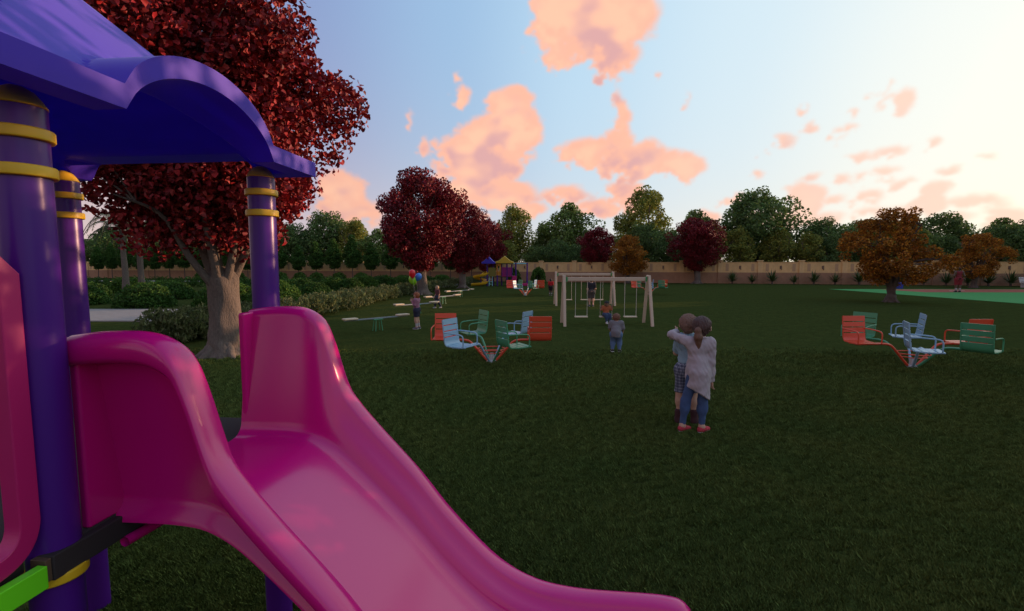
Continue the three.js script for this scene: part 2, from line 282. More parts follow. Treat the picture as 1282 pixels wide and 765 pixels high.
const RED = [[0.276, 0.0161, 0.023], [0.1955, 0.0115, 0.0184], [0.3565, 0.023, 0.0276], [0.1495, 0.0103, 0.0161], [0.3105, 0.0345, 0.0299]];
const RED_SHADED = [[0.205, 0.0115, 0.020], [0.150, 0.0085, 0.016], [0.260, 0.015, 0.024], [0.120, 0.008, 0.015], [0.225, 0.022, 0.026]];  // RED darkened for the far crimson trees: their shade is put into the leaf colour
const ORANGE = [[0.418, 0.1705, 0.0198], [0.33, 0.132, 0.0154], [0.484, 0.231, 0.0242], [0.308, 0.099, 0.0154], [0.22, 0.1045, 0.0154]];
const DARKG = [[0.1069, 0.1984, 0.0517], [0.0862, 0.1587, 0.0483], [0.138, 0.2242, 0.0586], [0.1207, 0.1898, 0.0725]];
const YELG = [[0.2363, 0.2785, 0.0506], [0.1856, 0.2279, 0.0439], [0.3206, 0.3121, 0.0574], [0.1519, 0.2025, 0.0439]];
const MIDG = [[0.1478, 0.2436, 0.0522], [0.1218, 0.2002, 0.0452], [0.1914, 0.2784, 0.0696], [0.1478, 0.2088, 0.08]];
const VASE = [[0, 0.18], [0.12, 0.55], [0.3, 0.85], [0.5, 1], [0.7, 0.97], [0.85, 0.74], [0.95, 0.42], [1, 0.12]];
const ROUND = [[0, 0.45], [0.15, 0.8], [0.35, 1], [0.6, 0.93], [0.8, 0.68], [0.93, 0.38], [1, 0.1]];

// near crimson tree and the alike ones further off
buildTree({ name: 'crimson_tree', label: 'huge crimson leaved tree with pale forked trunk rising behind the slide', x: -6.95, d: 11.5, cx: -0.35, seed: 5, r: 0.33, thin: 0.72, fork: 1.85, limbs: 7, limbTurn: 0.25, limbUp: [0.12, 0.5], limbOut: [0.5, 0.85], y0: 2.05, y1: 9.9, rad: 3.08, prune: true, prof: VASE, count: 330, cr: 0.70, inner: 0.16, wob: 0.34, per: 240, leaf: 0.115, heart: true, colors: RED, twigs: 70, leafMat: M.leafGloss, group: 'crimson leaved trees' });
const redFar = buildTree({ name: 'crimson_tree', label: 'crimson tree standing behind the seesaws and the boy in a maroon shirt', x: -6.6, d: 35.2, turn: 0.5, seed: 8, r: 0.36, fork: 2.2, limbs: 7, y0: 1.9, y1: 9.2, rad: 3.35, prof: VASE, count: 240, cr: 0.62, inner: 0.2, wob: 0.3, per: 120, leaf: 0.17, colors: RED_SHADED, twigs: 40, leafMat: M.leafGloss, group: 'crimson leaved trees' });
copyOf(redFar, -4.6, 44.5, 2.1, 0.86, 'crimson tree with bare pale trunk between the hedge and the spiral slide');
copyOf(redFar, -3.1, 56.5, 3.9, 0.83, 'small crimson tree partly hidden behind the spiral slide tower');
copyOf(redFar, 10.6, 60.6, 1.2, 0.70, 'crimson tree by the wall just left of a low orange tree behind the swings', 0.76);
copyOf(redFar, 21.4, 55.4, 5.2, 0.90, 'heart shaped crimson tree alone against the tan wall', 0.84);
const orangeT = buildTree({ name: 'orange_tree', label: 'low spreading orange leaved tree beside the green sports court', x: 22.2, d: 28, turn: 0.9, seed: 21, r: 0.21, fork: 0.9, limbs: 9, y0: 1.2, y1: 5.7, rad: 2.3, prof: [[0, 0.55], [0.2, 0.95], [0.45, 1], [0.7, 0.8], [0.9, 0.5], [1, 0.2]], count: 140, cr: 0.43, inner: 0.3, wob: 0.42, per: 130, leaf: 0.12, colors: ORANGE, twigs: 90, bark: M.barkDark, group: 'orange leaved trees' });
copyOf(orangeT, 13.5, 56, 2.6, 1.0, 'orange leaved tree at the foot of the wall beyond the swings', 1.02);
copyOf(orangeT, 43.4, 45, 4.1, 0.98, 'orange leaved tree behind the basketball player in maroon', 0.93);

// ------------------------------------------------------------------ trees beyond the wall
const wallD = (X) => 62 - 0.25 * X;     // the wall's line
{
  const proto = {};
  const mk = (key, o) => { proto[key] = o; };
  const P0 = buildTree({ name: 'green_tree', label: 'broad dark green tree, the widest crown above the wall', x: 33.5, d: 66, seed: 31, r: 0.4, fork: 3.2, limbs: 8, y0: 2.2, y1: 13.2, rad: 5.6, prof: ROUND, count: 150, cr: 1.25, inner: 0.35, wob: 0.5, per: 95, leaf: 0.36, colors: DARKG, twigs: 40, bark: M.barkDark, group: 'green trees beyond the wall' });
  const P1 = buildTree({ name: 'green_tree', label: 'tall yellowish green tree rising over the wall between two crimson trees', x: 19.6, d: 72, seed: 37, r: 0.35, fork: 3.4, limbs: 7, y0: 2.4, y1: 14.0, rad: 4.4, prof: ROUND, count: 130, cr: 1.05, inner: 0.3, wob: 0.5, per: 85, leaf: 0.33, colors: YELG, twigs: 40, group: 'green trees beyond the wall' });
  const P2 = buildTree({ name: 'green_tree', label: 'mid green rounded tree over the wall behind the swing frame', x: 8.6, d: 72, seed: 43, r: 0.35, fork: 3.0, limbs: 7, y0: 2.0, y1: 11.4, rad: 4.5, prof: ROUND, count: 130, cr: 1.1, inner: 0.3, wob: 0.55, per: 85, leaf: 0.34, colors: MIDG, twigs: 30, bark: M.barkDark, group: 'green trees beyond the wall' });
  copyOf(P1, 0.2, 73, 1.3, 0.8, 'yellowish green tree over the wall behind the yellow play roof', 0.82);
  copyOf(P0, -3.2, 79, 2.2, 0.66, 'dark green tree filling in behind the crimson trees');
  copyOf(P2, 4.8, 76, 2.7, 0.72, 'mid green tree filling the gap behind the play structure');
  copyOf(P2, 25.5, 67, 0.6, 0.86, 'mid green tree directly behind the heart shaped crimson tree', 0.86);
  copyOf(P0, 49, 68, 3.1, 0.82, 'dark green domed tree just behind the orange tree', 0.68);
  const low = 'lower green tree in the thick row beyond the wall';
  const rr = rngOf(77), P = [P0, P1, P2];
  // the row right behind the wall
  for (let i = 0; i < 22; i++) { const X = -8 + i * 3.7 + (rr() - 0.5) * 1.6, d = wallD(X) + 5.2 + rr() * 2.5, p = P[Math.floor(rr() * 3)], s = mix(0.46, 0.58, rr()); copyOf(p, X, d, rr() * 6.28, s, low, s * mix(0.85, 1.1, rr()) * (X > 44 ? 1.15 : 1)); }
  for (let i = 0; i < 9; i++) { const X = 40 + i * 4.6, d = wallD(X) + 11 + rr() * 4, s = mix(0.7, 0.82, rr()); copyOf(P[i % 3 === 1 ? 2 : 0], X + 2, d, rr() * 6.28, s, 'green tree behind the lower row at the court end of the wall', s * 0.9); }
  for (let i = 0; i < 17; i++) { const X = -12 - i * 4.6 + (rr() - 0.5) * 2, d = wallD(X) + 7 + rr() * 5, p = P[Math.floor(rr() * 3)], s = mix(0.62, 0.86, rr()); copyOf(p, X, d, rr() * 6.28, s, 'green tree beyond the garden end of the wall', s * mix(0.85, 1.05, rr())); }
  // the belt of trees along the park's sunset side, whose long shade lies over the lawn
  for (let i = 0; i < 17; i++) { const d = 46 - i * 5.2 + (rr() - 0.5) * 2, X = 66 + (rr() - 0.5) * 6 + Math.max(0, 30 - d) * 0.05, p = P[Math.floor(rr() * 3)], s = mix(0.82, 0.94, rr()); copyOf(p, X, d, rr() * 6.28, s, 'green tree in the belt beyond the court', s * mix(0.96, 1.06, rr()) * (p === P2 ? 1.17 : 1)); }
  for (let i = 0; i < 13; i++) { const d = 44 - i * 5.6 + rr() * 2, X = 75 + rr() * 4, p = P[i % 3], s = mix(0.86, 0.96, rr()); copyOf(p, X, d, rr() * 6.28, s, 'green tree in the belt beyond the court', s * 1.02 * (p === P2 ? 1.17 : 1)); }
  // a tree on the lawn beside the play tower: its crown breaks the low sun into flecks over roof and posts
  buildTree({ name: 'orange_tree', label: 'thin crowned orange tree on the lawn facing the slide', x: 20.4, d: 12.3, seed: 25, r: 0.22, fork: 1.6, limbs: 7, y0: 2.2, y1: 8.6, rad: 3.0, prof: ROUND, count: 110, cr: 0.6, inner: 0.2, wob: 0.4, per: 84, leaf: 0.11, colors: ORANGE, twigs: 60, bark: M.barkDark, group: 'orange leaved trees' });
}

// ------------------------------------------------------------------ boundary wall
{
  const t = thing('boundary_wall', 'long tan boundary wall with brown plinth and square pillars', 'wall', 0, 62, -Math.atan(0.25));
  // local x runs along the wall; local z faces the lawn
  const S = 4.25, x0 = -102, x1 = 54.6, n = Math.round((x1 - x0) / S), s = (x1 - x0) / n, Hm = 1.27, H = 2.42;
  const scaleUv = (g, w, h) => { const uv = g.attributes.uv; for (let i = 0; i < uv.count; i++) uv.setXY(i, uv.getX(i) * w, uv.getY(i) * h); return g; };
  const panel = scaleUv(box(s - 0.5, H - Hm, 0.16, 0, (H + Hm) / 2, 0), s, H - Hm), plinth = scaleUv(box(s - 0.5, Hm, 0.26, 0, Hm / 2, 0), s, Hm), coping = box(s - 0.5, 0.05, 0.24, 0, H + 0.025, 0);
  const pil = scaleUv(box(0.5, H + 0.14, 0.42, 0, (H + 0.14) / 2, 0), 0.5, H), cap = rbox(0.62, 0.1, 0.54, 0, H + 0.19, 0, 0.02);
  const pilLow = box(0.51, Hm, 0.43, 0, Hm / 2, 0);
  const lampG = join([box(0.16, 0.34, 0.06, 0, 0, 0.03), box(0.05, 0.5, 0.05, 0.08, -0.05, 0.05)]);
  const inset = box(0.32, 0.85, 0.04, 0, 0, 0);
  M.wallDark = mat(0.16, 0.10, 0.065); M.panelTrim = mat(0.50, 0.33, 0.18, { roughness: 0.95 });
  for (let i = 0; i <= n; i++) { const p = share('pillar', pil, M.pillar, t); p.position.x = x0 + i * s; share('pillar_cap', cap, M.pillar, p); share('pillar_foot', pilLow, M.brown, p); }
  for (let i = 0; i < n; i++) {
    const x = x0 + (i + 0.5) * s, p = share('panel', panel, M.cream, t); p.position.x = x;
    const q = share('plinth', plinth, M.brown, t); q.position.x = x; share('coping', coping, M.pillar, p);
    const l = share('wall_lamp', lampG, M.wallDark, p); l.position.set(0, H - 0.55, 0.08);
    for (const e of [-1, 1]) { const k = share('inset_strip', inset, M.panelTrim, p); k.position.set(e * (s / 2 - 0.75), (H + Hm) / 2, 0.07); }
  }
  // dark mesh fence where the wall stops
  const f = thing('mesh_fence', 'dark metal mesh fence carrying on from the end of the tan wall', 'fence', 53.4, 48.6, -Math.atan(0.25));
  M.iron = mat(0.025, 0.022, 0.03, { roughness: 0.5, metalness: 0.4 });
  for (let i = 0; i < 6; i++) part('post', cyl(0.05, 0.05, 2.3, i * 2.6, 0, 0, 8), M.iron, f);
  part('rail', [rod([0, 2.25, 0], [13, 2.25, 0], 0.03), rod([0, 0.15, 0], [13, 0.15, 0], 0.03)], M.iron, f);
  const bars = []; for (let i = 0; i < 110; i++) bars.push(box(0.05, 2.1, 0.02, 0.12 + i * 0.118, 1.2, 0)); for (let j = 0; j < 9; j++) bars.push(box(13, 0.02, 0.02, 6.5, 0.35 + j * 0.22, 0.02));
  part('mesh', bars, M.iron, f).userData.kind = 'stuff';
  const b = thing('park_bench', 'pale slatted bench by the mesh fence at the court', 'bench', 49.6, 45.9, 0.25);
  for (let i = 0; i < 3; i++) part('seat_slat', box(1.9, 0.05, 0.12, 0, 0.45, -0.14 + i * 0.15), M.white, b);
  for (let i = 0; i < 3; i++) part('back_slat', box(1.9, 0.11, 0.04, 0, 0.62 + i * 0.15, -0.27 - i * 0.03), M.white, b);
  for (const s2 of [-1, 1]) part('leg', [box(0.08, 0.44, 0.45, s2 * 0.75, 0.21, -0.02), box(0.07, 0.55, 0.06, s2 * 0.75, 0.68, -0.31)], M.steel, b);
}

// ------------------------------------------------------------------ garden plants
const G1 = [[0.0432, 0.114, 0.0168], [0.036, 0.0936, 0.0144], [0.0552, 0.1344, 0.0216]];
const G2 = [[0.0633, 0.1437, 0.0184], [0.0517, 0.1242, 0.0172], [0.0805, 0.1667, 0.023]];
function moundClumps(seed, rx, h, n, cr) { const r = rngOf(seed), out = []; for (let i = 0; i < n; i++) { const a = r() * 6.283, y = r(), q = Math.sqrt(1 - y * y) * (0.95 + 0.2 * noise(Math.cos(a) * 2 + seed, y * 3, Math.sin(a) * 2)); out.push([Math.cos(a) * q * (rx - cr * 0.7), Math.max(cr * 0.4, y * (h - cr * 0.7)), Math.sin(a) * q * (rx - cr * 0.7), cr * mix(0.8, 1.2, r())]); } return out; }
{
  const mk = (name, label, x, d, seed, rx, h, colors, o = {}) => {
    const t = thing(name, label, 'bush', x, d, 0, o.group); const cl = moundClumps(seed, rx, h, o.n ?? 90, o.cr ?? 0.3);
    const c = part('foliage', leafCloud({ clumps: cl, per: o.per ?? 70, cr: o.cr ?? 0.3, size: o.leaf ?? 0.11, colors, seed, hollow: 0.4 }), M.leaf, t); c.userData.kind = 'stuff';
    part('stem', [0, 1, 2].map((k) => rod([0, -0.05, 0], [Math.cos(k * 2.1) * rx * 0.5, h * 0.7, Math.sin(k * 2.1) * rx * 0.5], 0.05, 0.015, 7)), M.barkDark, t);
    return t;
  };
  const bA = mk('garden_bush', 'big dark green mound of a bush by the pale path', -18.9, 24.6, 101, 1.4, 1.28, G1, { n: 120, group: 'garden bushes' });
  const bB = mk('garden_bush', 'leafy rounded garden bush', -13.6, 27.4, 107, 1.45, 1.28, G2, { n: 120, group: 'garden bushes' });
  const lab = 'rounded green bush in the garden behind the hedge';
  for (const [p, x, d, tn, s, sy] of [[bA, -15.6, 24.9, 1, 0.78, 0.95], [bA, -21.6, 30.5, 2, 1.05, 1], [bB, -18.2, 31, 0.5, 1.1, 1.1], [bA, -23.6, 26.2, 4, 1, 1.0], [bB, -24.5, 34, 3, 1.2, 1.0], [bA, -21.5, 37.5, 1.4, 1.3, 1.1], [bB, -17.4, 37, 2.2, 1.2, 1.0], [bA, -27.5, 31, 0.4, 1.1, 1], [bB, -30.5, 38, 5, 1.3, 1.1],
    [bA, -14.9, 33.5, 3.3, 1.35, 1.15], [bB, -13.8, 37, 1.1, 1.2, 1.1], [bA, -12.2, 36, 2.9, 1.0, 1.1], [bB, -12.4, 40, 0.3, 1.2, 1.2], [bA, -11.3, 42, 5.1, 1.2, 1.2], [bB, -10.2, 45, 4.0, 1.1, 1.1], [bA, -9.2, 49, 0.9, 1.2, 1.1], [bB, -7.6, 52, 3.0, 1.1, 1.0], [bB, -16.6, 28.6, 4.4, 1.1, 1.0], [bA, -12.7, 30.7, 2.0, 0.95, 1.0]]) copyOf(p, x, d, tn, s * 0.86, lab, sy * 0.84);
  // clipped balls by the wall
  const ball = mk('clipped_bush', 'clipped round green bush standing in the row along the far path', -30.5, 63.2, 131, 0.98, 1.2, G2, { n: 60, cr: 0.25, leaf: 0.12, group: 'clipped round bushes' });
  for (const x of [-43, -40, -37, -33.8, -27.6, -25.2, -22.0, -19]) copyOf(ball, x, 55.6 - 0.25 * x, x, 1);
  copyOf(ball, 0.2, 57.2, 1, 0.95, 'round green bush against the wall behind the play structure', 1.5);
  copyOf(ball, 3.1, 56.4, 2, 1.0, 'round green bush against the wall beside the purple climbing post', 1.55);
  // teardrop standards along the wall
  const t = thing('standard_tree', 'dark green teardrop tree on a thin stem in the row before the wall', 'tree', -33, 68, 0, 'teardrop trees before the wall');
  part('trunk', rod([0, -0.05, 0], [0, 2.6, 0], 0.07, 0.05, 8), M.barkDark, t);
  const cl = crownClumps({ seed: 141, y0: 1.9, y1: 5.9, rad: 1.25, prof: [[0, 0.55], [0.15, 0.95], [0.35, 1], [0.6, 0.72], [0.85, 0.35], [1, 0.08]], count: 110, cr: 0.36, wob: 0.12, inner: 0.3 });
  part('crown', leafCloud({ clumps: cl, per: 60, cr: 0.36, size: 0.17, colors: G1, seed: 142 }), M.leaf, t).userData.kind = 'stuff';
  for (let i = 0; i < 24; i++) { const x = -2.4 - i * 2.75; if (Math.abs(x + 33) < 1.2) continue; copyOf(t, x, wallD(x) - 2.2, i * 1.7, mix(0.85, 1.08, (i * 37 % 10) / 10)); }
  // clipped low hedge far left
  const lh = thing('clipped_hedge', 'low clipped hedge running before the far path', 'hedge', -33, 47, 0);
  const hc = []; const hr = rngOf(151); for (let i = 0; i < 320; i++) hc.push([(hr() - 0.5) * 34, 0.2 + hr() * 0.7, (hr() - 0.5) * 1.1, 0.26]);
  part('foliage', leafCloud({ clumps: hc, per: 45, cr: 0.26, size: 0.12, colors: G1, seed: 152, even: true }), M.leaf, lh).userData.kind = 'stuff';
  // loose hedge bordering the lawn
  const hd = thing('border_hedge', 'loose grey green hedge bordering the lawn from the trunk to the slide tower', 'hedge', 0, 0, 0);
  const line = new THREE.CatmullRomCurve3([[-9.7, 13.6], [-9.3, 15], [-8.9, 17], [-8.5, 21], [-8.4, 26], [-8.2, 32], [-6.6, 41], [-4.4, 52], [-3.6, 58]].map(([x, d]) => V(x, 0, -d)));
  const r = rngOf(161), hcl = [];
  for (let i = 0; i < 900; i++) { const p = line.getPoint(r()), h = 0.78 + 0.12 * noise(p.x, p.z, 2); hcl.push([p.x + (r() - 0.5) * 1.5, 0.15 + r() * (h - 0.2), p.z + (r() - 0.5) * 1.3, 0.22]); }
  part('foliage', leafCloud({ clumps: hcl, per: 52, cr: 0.22, size: 0.15, width: 0.2, colors: [[0.13, 0.17, 0.065], [0.10, 0.14, 0.048], [0.17, 0.20, 0.09]], seed: 162, even: true, up: 1.6, squash: 1 }), M.leaf, hd).userData.kind = 'stuff';
  // spiky plants along the wall
  const sp = thing('spiky_plant', 'spiky rosette plant at the foot of the tan wall', 'plant', 25, 53.2, 0, 'spiky plants along the wall');
  const blades = (seed) => { const q = rngOf(seed), pos = [], idx = []; for (let i = 0; i < 70; i++) { const a = q() * 6.283, el = mix(0.05, 1.45, q()), L = mix(0.9, 1.45, q()), w = 0.045; const dx = Math.cos(a) * Math.cos(el), dy = Math.sin(el), dz = Math.sin(a) * Math.cos(el), sx = -Math.sin(a) * w, sz = Math.cos(a) * w, b = pos.length / 3; pos.push(-sx * 0.6, 0.25, -sz * 0.6, sx * 0.6, 0.25, sz * 0.6, dx * L * 0.5 + sx, 0.28 + dy * L * 0.5, dz * L * 0.5 + sz, dx * L * 0.5 - sx, 0.28 + dy * L * 0.5, dz * L * 0.5 - sz, dx * L, Math.max(0.04, 0.28 + dy * L - 0.12 * L * Math.cos(el)), dz * L); idx.push(b, b + 1, b + 2, b, b + 2, b + 3, b + 3, b + 2, b + 4); } const g = new THREE.BufferGeometry(); g.setAttribute('position', new THREE.Float32BufferAttribute(pos, 3)); g.setIndex(idx); g.computeVertexNormals(); return g; };
  part('leaves', blades(171), mat(0.05, 0.095, 0.02, { side: THREE.DoubleSide, roughness: 0.5 }), sp).userData.kind = 'stuff';
  part('stem', cyl(0.1, 0.08, 0.4, 0, -0.04, 0, 8), M.barkDark, sp);
  const dBase = (X) => wallD(X) - 1.35;
  sp.position.z = -dBase(25);
  for (const [x, s] of [[27, 0.85], [29.0, 1.1], [31.1, 0.8], [33, 1.05], [35, 0.95], [37.2, 1.15], [39.1, 1], [40.9, 1.05], [42.9, 1], [44.8, 1], [46.6, 1.15], [48.3, 1.1], [50.1, 1.1], [51.9, 1.2]]) copyOf(sp, x, dBase(x), x * 2.3, s);
  // palms behind the crimson tree
  const pm = thing('palm_tree', 'palm with pale ringed trunk seen behind the crimson tree', 'palm', -28.4, 35.2, 0, 'palms in the garden');
  part('trunk', limbTube([V(0, -0.1, 0), V(0.05, 1.6, 0), V(0, 3.2, 0), V(0.05, 4.7, 0)], [0.24, 0.19, 0.17, 0.20], 12, 0.15, 3), M.bark, pm);
  const q = rngOf(181);
  M.frond = mat(0.04, 0.06, 0.018, { side: THREE.DoubleSide });
  for (let i = 0; i < 17; i++) {
    const a = i / 17 * 6.283 + q() * 0.3, rise = mix(0.2, 1.3, q()), L = mix(2.5, 3.3, q()), pts = []; for (let k = 0; k <= 8; k++) { const s = k / 8; pts.push(V(Math.cos(a) * L * s * 0.85, 4.75 + rise * Math.sin(s * 1.9) * 1.3 - 1.9 * s * s * s, Math.sin(a) * L * s * 0.85)); }
    const crv = new THREE.CatmullRomCurve3(pts), pos = [], idx = [];
    for (let k = 1; k < 34; k++) { const s = k / 34, p = crv.getPoint(s), tg = crv.getTangent(s), side = V(-Math.sin(a), 0, Math.cos(a)); for (const e of [-1, 1]) { const l = 0.62 * Math.sin(Math.PI * (0.12 + 0.85 * s)), tip = p.clone().addScaledVector(side, e * l * 0.8).addScaledVector(tg, l * 0.55).add(V(0, -0.35 * l, 0)), b = pos.length / 3, w = tg.clone().multiplyScalar(0.028); pos.push(p.x - w.x, p.y - w.y, p.z - w.z, p.x + w.x, p.y + w.y, p.z + w.z, tip.x, tip.y, tip.z); idx.push(b, b + 1, b + 2); } }
    const g = new THREE.BufferGeometry(); g.setAttribute('position', new THREE.Float32BufferAttribute(pos, 3)); g.setIndex(idx); g.computeVertexNormals();
    part('frond', [g, tube(pts, 0.02, 12, 5)].map((x) => { x.deleteAttribute('uv'); return x; }), M.frond, pm);
  }
  copyOf(pm, -28.3, 36.6, 2.2, 1.04, 'second palm trunk close beside the ringed palm, in the garden');
  // lit bollard lamp
  const lp = thing('bollard_lamp', 'small lit bollard lamp by the far garden path', 'lamp', -33.6, 40.2, 0);
  part('post', cyl(0.07, 0.07, 0.55, 0, 0, 0, 12), M.iron, lp);
  const glow = part('lantern', cyl(0.09, 0.09, 0.24, 0, 0.56, 0, 12), new THREE.MeshStandardMaterial({ color: lin(0.9, 0.8, 0.6), emissive: lin(1, 0.75, 0.35), emissiveIntensity: 1.3 }), lp);
  part('cap', cyl(0.12, 0.1, 0.05, 0, 0.81, 0, 12), M.iron, lp);
  const pl = new THREE.PointLight(new THREE.Color().setRGB(1, 0.75, 0.35), 1.2, 0, 2); pl.position.set(0, 0.68, 0.13); pl.castShadow = true; lp.add(pl);
}

// ------------------------------------------------------------------ near play tower with slide
{
  const T = thing('play_tower', 'purple play tower with blue arched roof and magenta slide', 'play tower', -2.107, 2.222, -5.5 * R);
  const h = 0.62, rp = 0.072, deckY = 1.27;
  const capG = new THREE.LatheGeometry([[0, 0.062], [0.022, 0.058], [0.045, 0.043], [0.062, 0.02], [0.073, 0], [0.073, -0.006], [0.0, -0.006]].map(([a, b]) => new THREE.Vector2(a, b)), 36);
  const ringG = new THREE.LatheGeometry([[rp - 0.004, -0.018], [rp + 0.011, -0.018], [rp + 0.014, -0.013], [rp + 0.014, 0.013], [rp + 0.011, 0.018], [rp - 0.004, 0.018]].map(([a, b]) => new THREE.Vector2(a, b)), 40);
  for (const [x, z] of [[h, h], [h, -h], [-h, -h], [-h, h]]) {
    const p = part('post', cyl(rp, rp, 2.715, x, -0.02, z, 40), M.purple, T);
    part('post_cap', capG.clone().translate(x, 2.695, z), M.yellow, p);
    for (const y of [2.605, 2.49, deckY - 0.105]) part('ring', ringG.clone().translate(x, y, z), M.yellow, p);
  }
  // roof: a hipped shell, arched towards the slide
  {
    const X = 0.87, Z = 0.84, cz = 0.07, nx = 88, nz = 84, base = 2.80, th = 0.082;
    const top = (x, z) => {
      const slope = 1.0 * Math.max(0, Math.min(X - Math.abs(x), (Z - Math.abs(z)) * X / Z) - 0.12);
      const q = z / 0.41, arch = Math.abs(q) < 1 ? 0.212 * Math.pow(1 - q * q, 0.62) : 0, trap = 0.10 * sm(0.60, 0.52, Math.abs(x));
      return base + Math.max(slope, arch, trap * (Math.abs(z) > 0.2 ? 1 : 0));
    };
    const under = (x, z) => top(x, z) - th;
    const grid = (fn, flip) => {
      const pos = [], idx = []; for (let j = 0; j <= nz; j++) for (let i = 0; i <= nx; i++) { const x = -X + 2 * X * i / nx, z = -Z + 2 * Z * j / nz; pos.push(x, fn(x, z), z); }
      for (let j = 0; j < nz; j++) for (let i = 0; i < nx; i++) { const a = j * (nx + 1) + i, b = a + nx + 1; flip ? idx.push(a, a + 1, b, b, a + 1, b + 1) : idx.push(a, b, a + 1, b, b + 1, a + 1); }
      const g = new THREE.BufferGeometry(); g.setAttribute('position', new THREE.Float32BufferAttribute(pos, 3)); g.setIndex(idx); return toCreasedNormals(g, 0.5);
    };
    const edge = []; for (let i = 0; i < nx; i++) edge.push([-X + 2 * X * i / nx, -Z]); for (let j = 0; j < nz; j++) edge.push([X, -Z + 2 * Z * j / nz]); for (let i = 0; i < nx; i++) edge.push([X - 2 * X * i / nx, Z]); for (let j = 0; j < nz; j++) edge.push([-X, Z - 2 * Z * j / nz]);
    const pos = [], idx = []; edge.push(edge[0]); edge.forEach(([x, z]) => pos.push(x, under(x, z), z, x, top(x, z), z)); for (let i = 0; i < edge.length - 1; i++) idx.push(i * 2, i * 2 + 1, i * 2 + 2, i * 2 + 1, i * 2 + 3, i * 2 + 2);
    const g = new THREE.BufferGeometry(); g.setAttribute('position', new THREE.Float32BufferAttribute(pos, 3)); g.setIndex(idx);
    const rf = part('roof', [grid(top, false), grid(under, true), toCreasedNormals(g, 0.5)].map((q) => q.translate(0, 0, cz)), M.roof, T);
  }
  // deck
  const dk = part('deck', rbox(1.34, 0.05, 1.30, 0, deckY - 0.025, 0, 0.008), M.deck, T);
  part('edge_board', rbox(0.075, 0.085, 1.20, h + 0.04, deckY - 0.05, 0.09, 0.006), M.deck, dk);
  part('edge_board', rbox(0.055, 0.075, 0.02, h + 0.042, deckY - 0.05, 0.698, 0.003), M.deckEnd, dk);
  part('side_beam', rbox(1.16, 0.075, 0.06, 0, deckY - 0.045, -0.66, 0.006), M.deck, dk);
  for (let i = 0; i < 3; i++) part('joist', box(1.2, 0.09, 0.05, 0, deckY - 0.1, -0.4 + i * 0.4), M.deck, dk);
  // play panel: rounded frame round an opening, on the side next to the near post
  {
    const a0 = 0.695, a1 = 1.78, B = deckY - 0.01, Tp = 2.42, outer = new THREE.Shape(), w = 0.052, hole = new THREE.Path();
    outer.moveTo(a0 + 0.13, B); outer.quadraticCurveTo(a0 + 0.012, B + 0.012, a0, B + 0.13); outer.lineTo(a0, 2.17); outer.lineTo(a0 + 0.22, Tp); outer.lineTo(a1 - 0.22, Tp); outer.lineTo(a1, 2.17); outer.lineTo(a1, B + 0.13); outer.quadraticCurveTo(a1 - 0.012, B + 0.012, a1 - 0.13, B); outer.lineTo(a0 + 0.13, B);
    hole.moveTo(a0 + w + 0.09, B + w); hole.lineTo(a1 - w - 0.09, B + w); hole.quadraticCurveTo(a1 - w, B + w, a1 - w, B + w + 0.09); hole.lineTo(a1 - w, 2.15); hole.lineTo(a1 - w - 0.19, Tp - w); hole.lineTo(a0 + w + 0.19, Tp - w); hole.lineTo(a0 + w, 2.15); hole.lineTo(a0 + w, B + w + 0.09); hole.quadraticCurveTo(a0 + w, B + w, a0 + w + 0.09, B + w);
    outer.holes.push(hole);
    const g = new THREE.ExtrudeGeometry(outer, { depth: 0.05, bevelEnabled: true, bevelSize: 0.004, bevelThickness: 0.004, bevelSegments: 2, curveSegments: 14 }); g.rotateY(-Math.PI / 2); g.translate(0.665, 0, 0);
    part('panel_frame', g, M.pinkPanel, T);
    part('deck', rbox(1.24, 0.05, 1.12, 0, deckY - 0.03, 1.27, 0.008), M.deck, T);
    part('side_beam', rbox(0.035, 0.075, 1.10, 0.683, deckY - 0.0625, 1.26, 0.004), M.lime, T);
    for (const x of [h, -h]) { const p = part('post', cyl(rp, rp, 2.715, x, -0.02, 1.88, 40), M.purple, T); part('post_cap', capG.clone().translate(x, 2.695, 1.88), M.yellow, p); for (const y of [2.605, 2.49, deckY - 0.105]) part('ring', ringG.clone().translate(x, y, 1.88), M.yellow, p); }
  }
  // slide, one lofted plastic body
  {
    const t0 = 0.0, rail = [[0, 1.955], [0.10, 1.968], [0.28, 1.968], [0.35, 1.945], [0.40, 1.905], [0.445, 1.80], [0.48, 1.68], [0.53, 1.53], [0.60, 1.43], [0.70, 1.315], [0.92, 1.075], [1.11, 0.84], [1.38, 0.575], [1.57, 0.475], [1.78, 0.435], [2.29, 0.42], [2.36, 0.40], [2.40, 0.36]];
    const bed = [[0, 1.285], [0.30, 1.285], [0.40, 1.27], [0.50, 1.22], [0.62, 1.12], [0.92, 0.82], [1.11, 0.60], [1.30, 0.42], [1.45, 0.33], [1.6, 0.285], [1.8, 0.265], [2.3, 0.25], [2.40, 0.23]];
    const spl = (tab) => { const c = new THREE.CatmullRomCurve3(tab.map(([a, b]) => V(a, b, 0)), false, 'centripetal'), P = c.getPoints(400); return (t) => { let lo = 0; while (lo < P.length - 2 && P[lo + 1].x < t) lo++; const a = P[lo], b = P[lo + 1]; return mix(a.y, b.y, Math.min(1, Math.max(0, (t - a.x) / (b.x - a.x || 1)))); }; };
    const rf = spl(rail), bf = spl(bed), W = 0.5275, zc = 0.0125;
    const ts = []; for (let i = 0; i <= 120; i++) ts.push(i / 120 * 2.4);
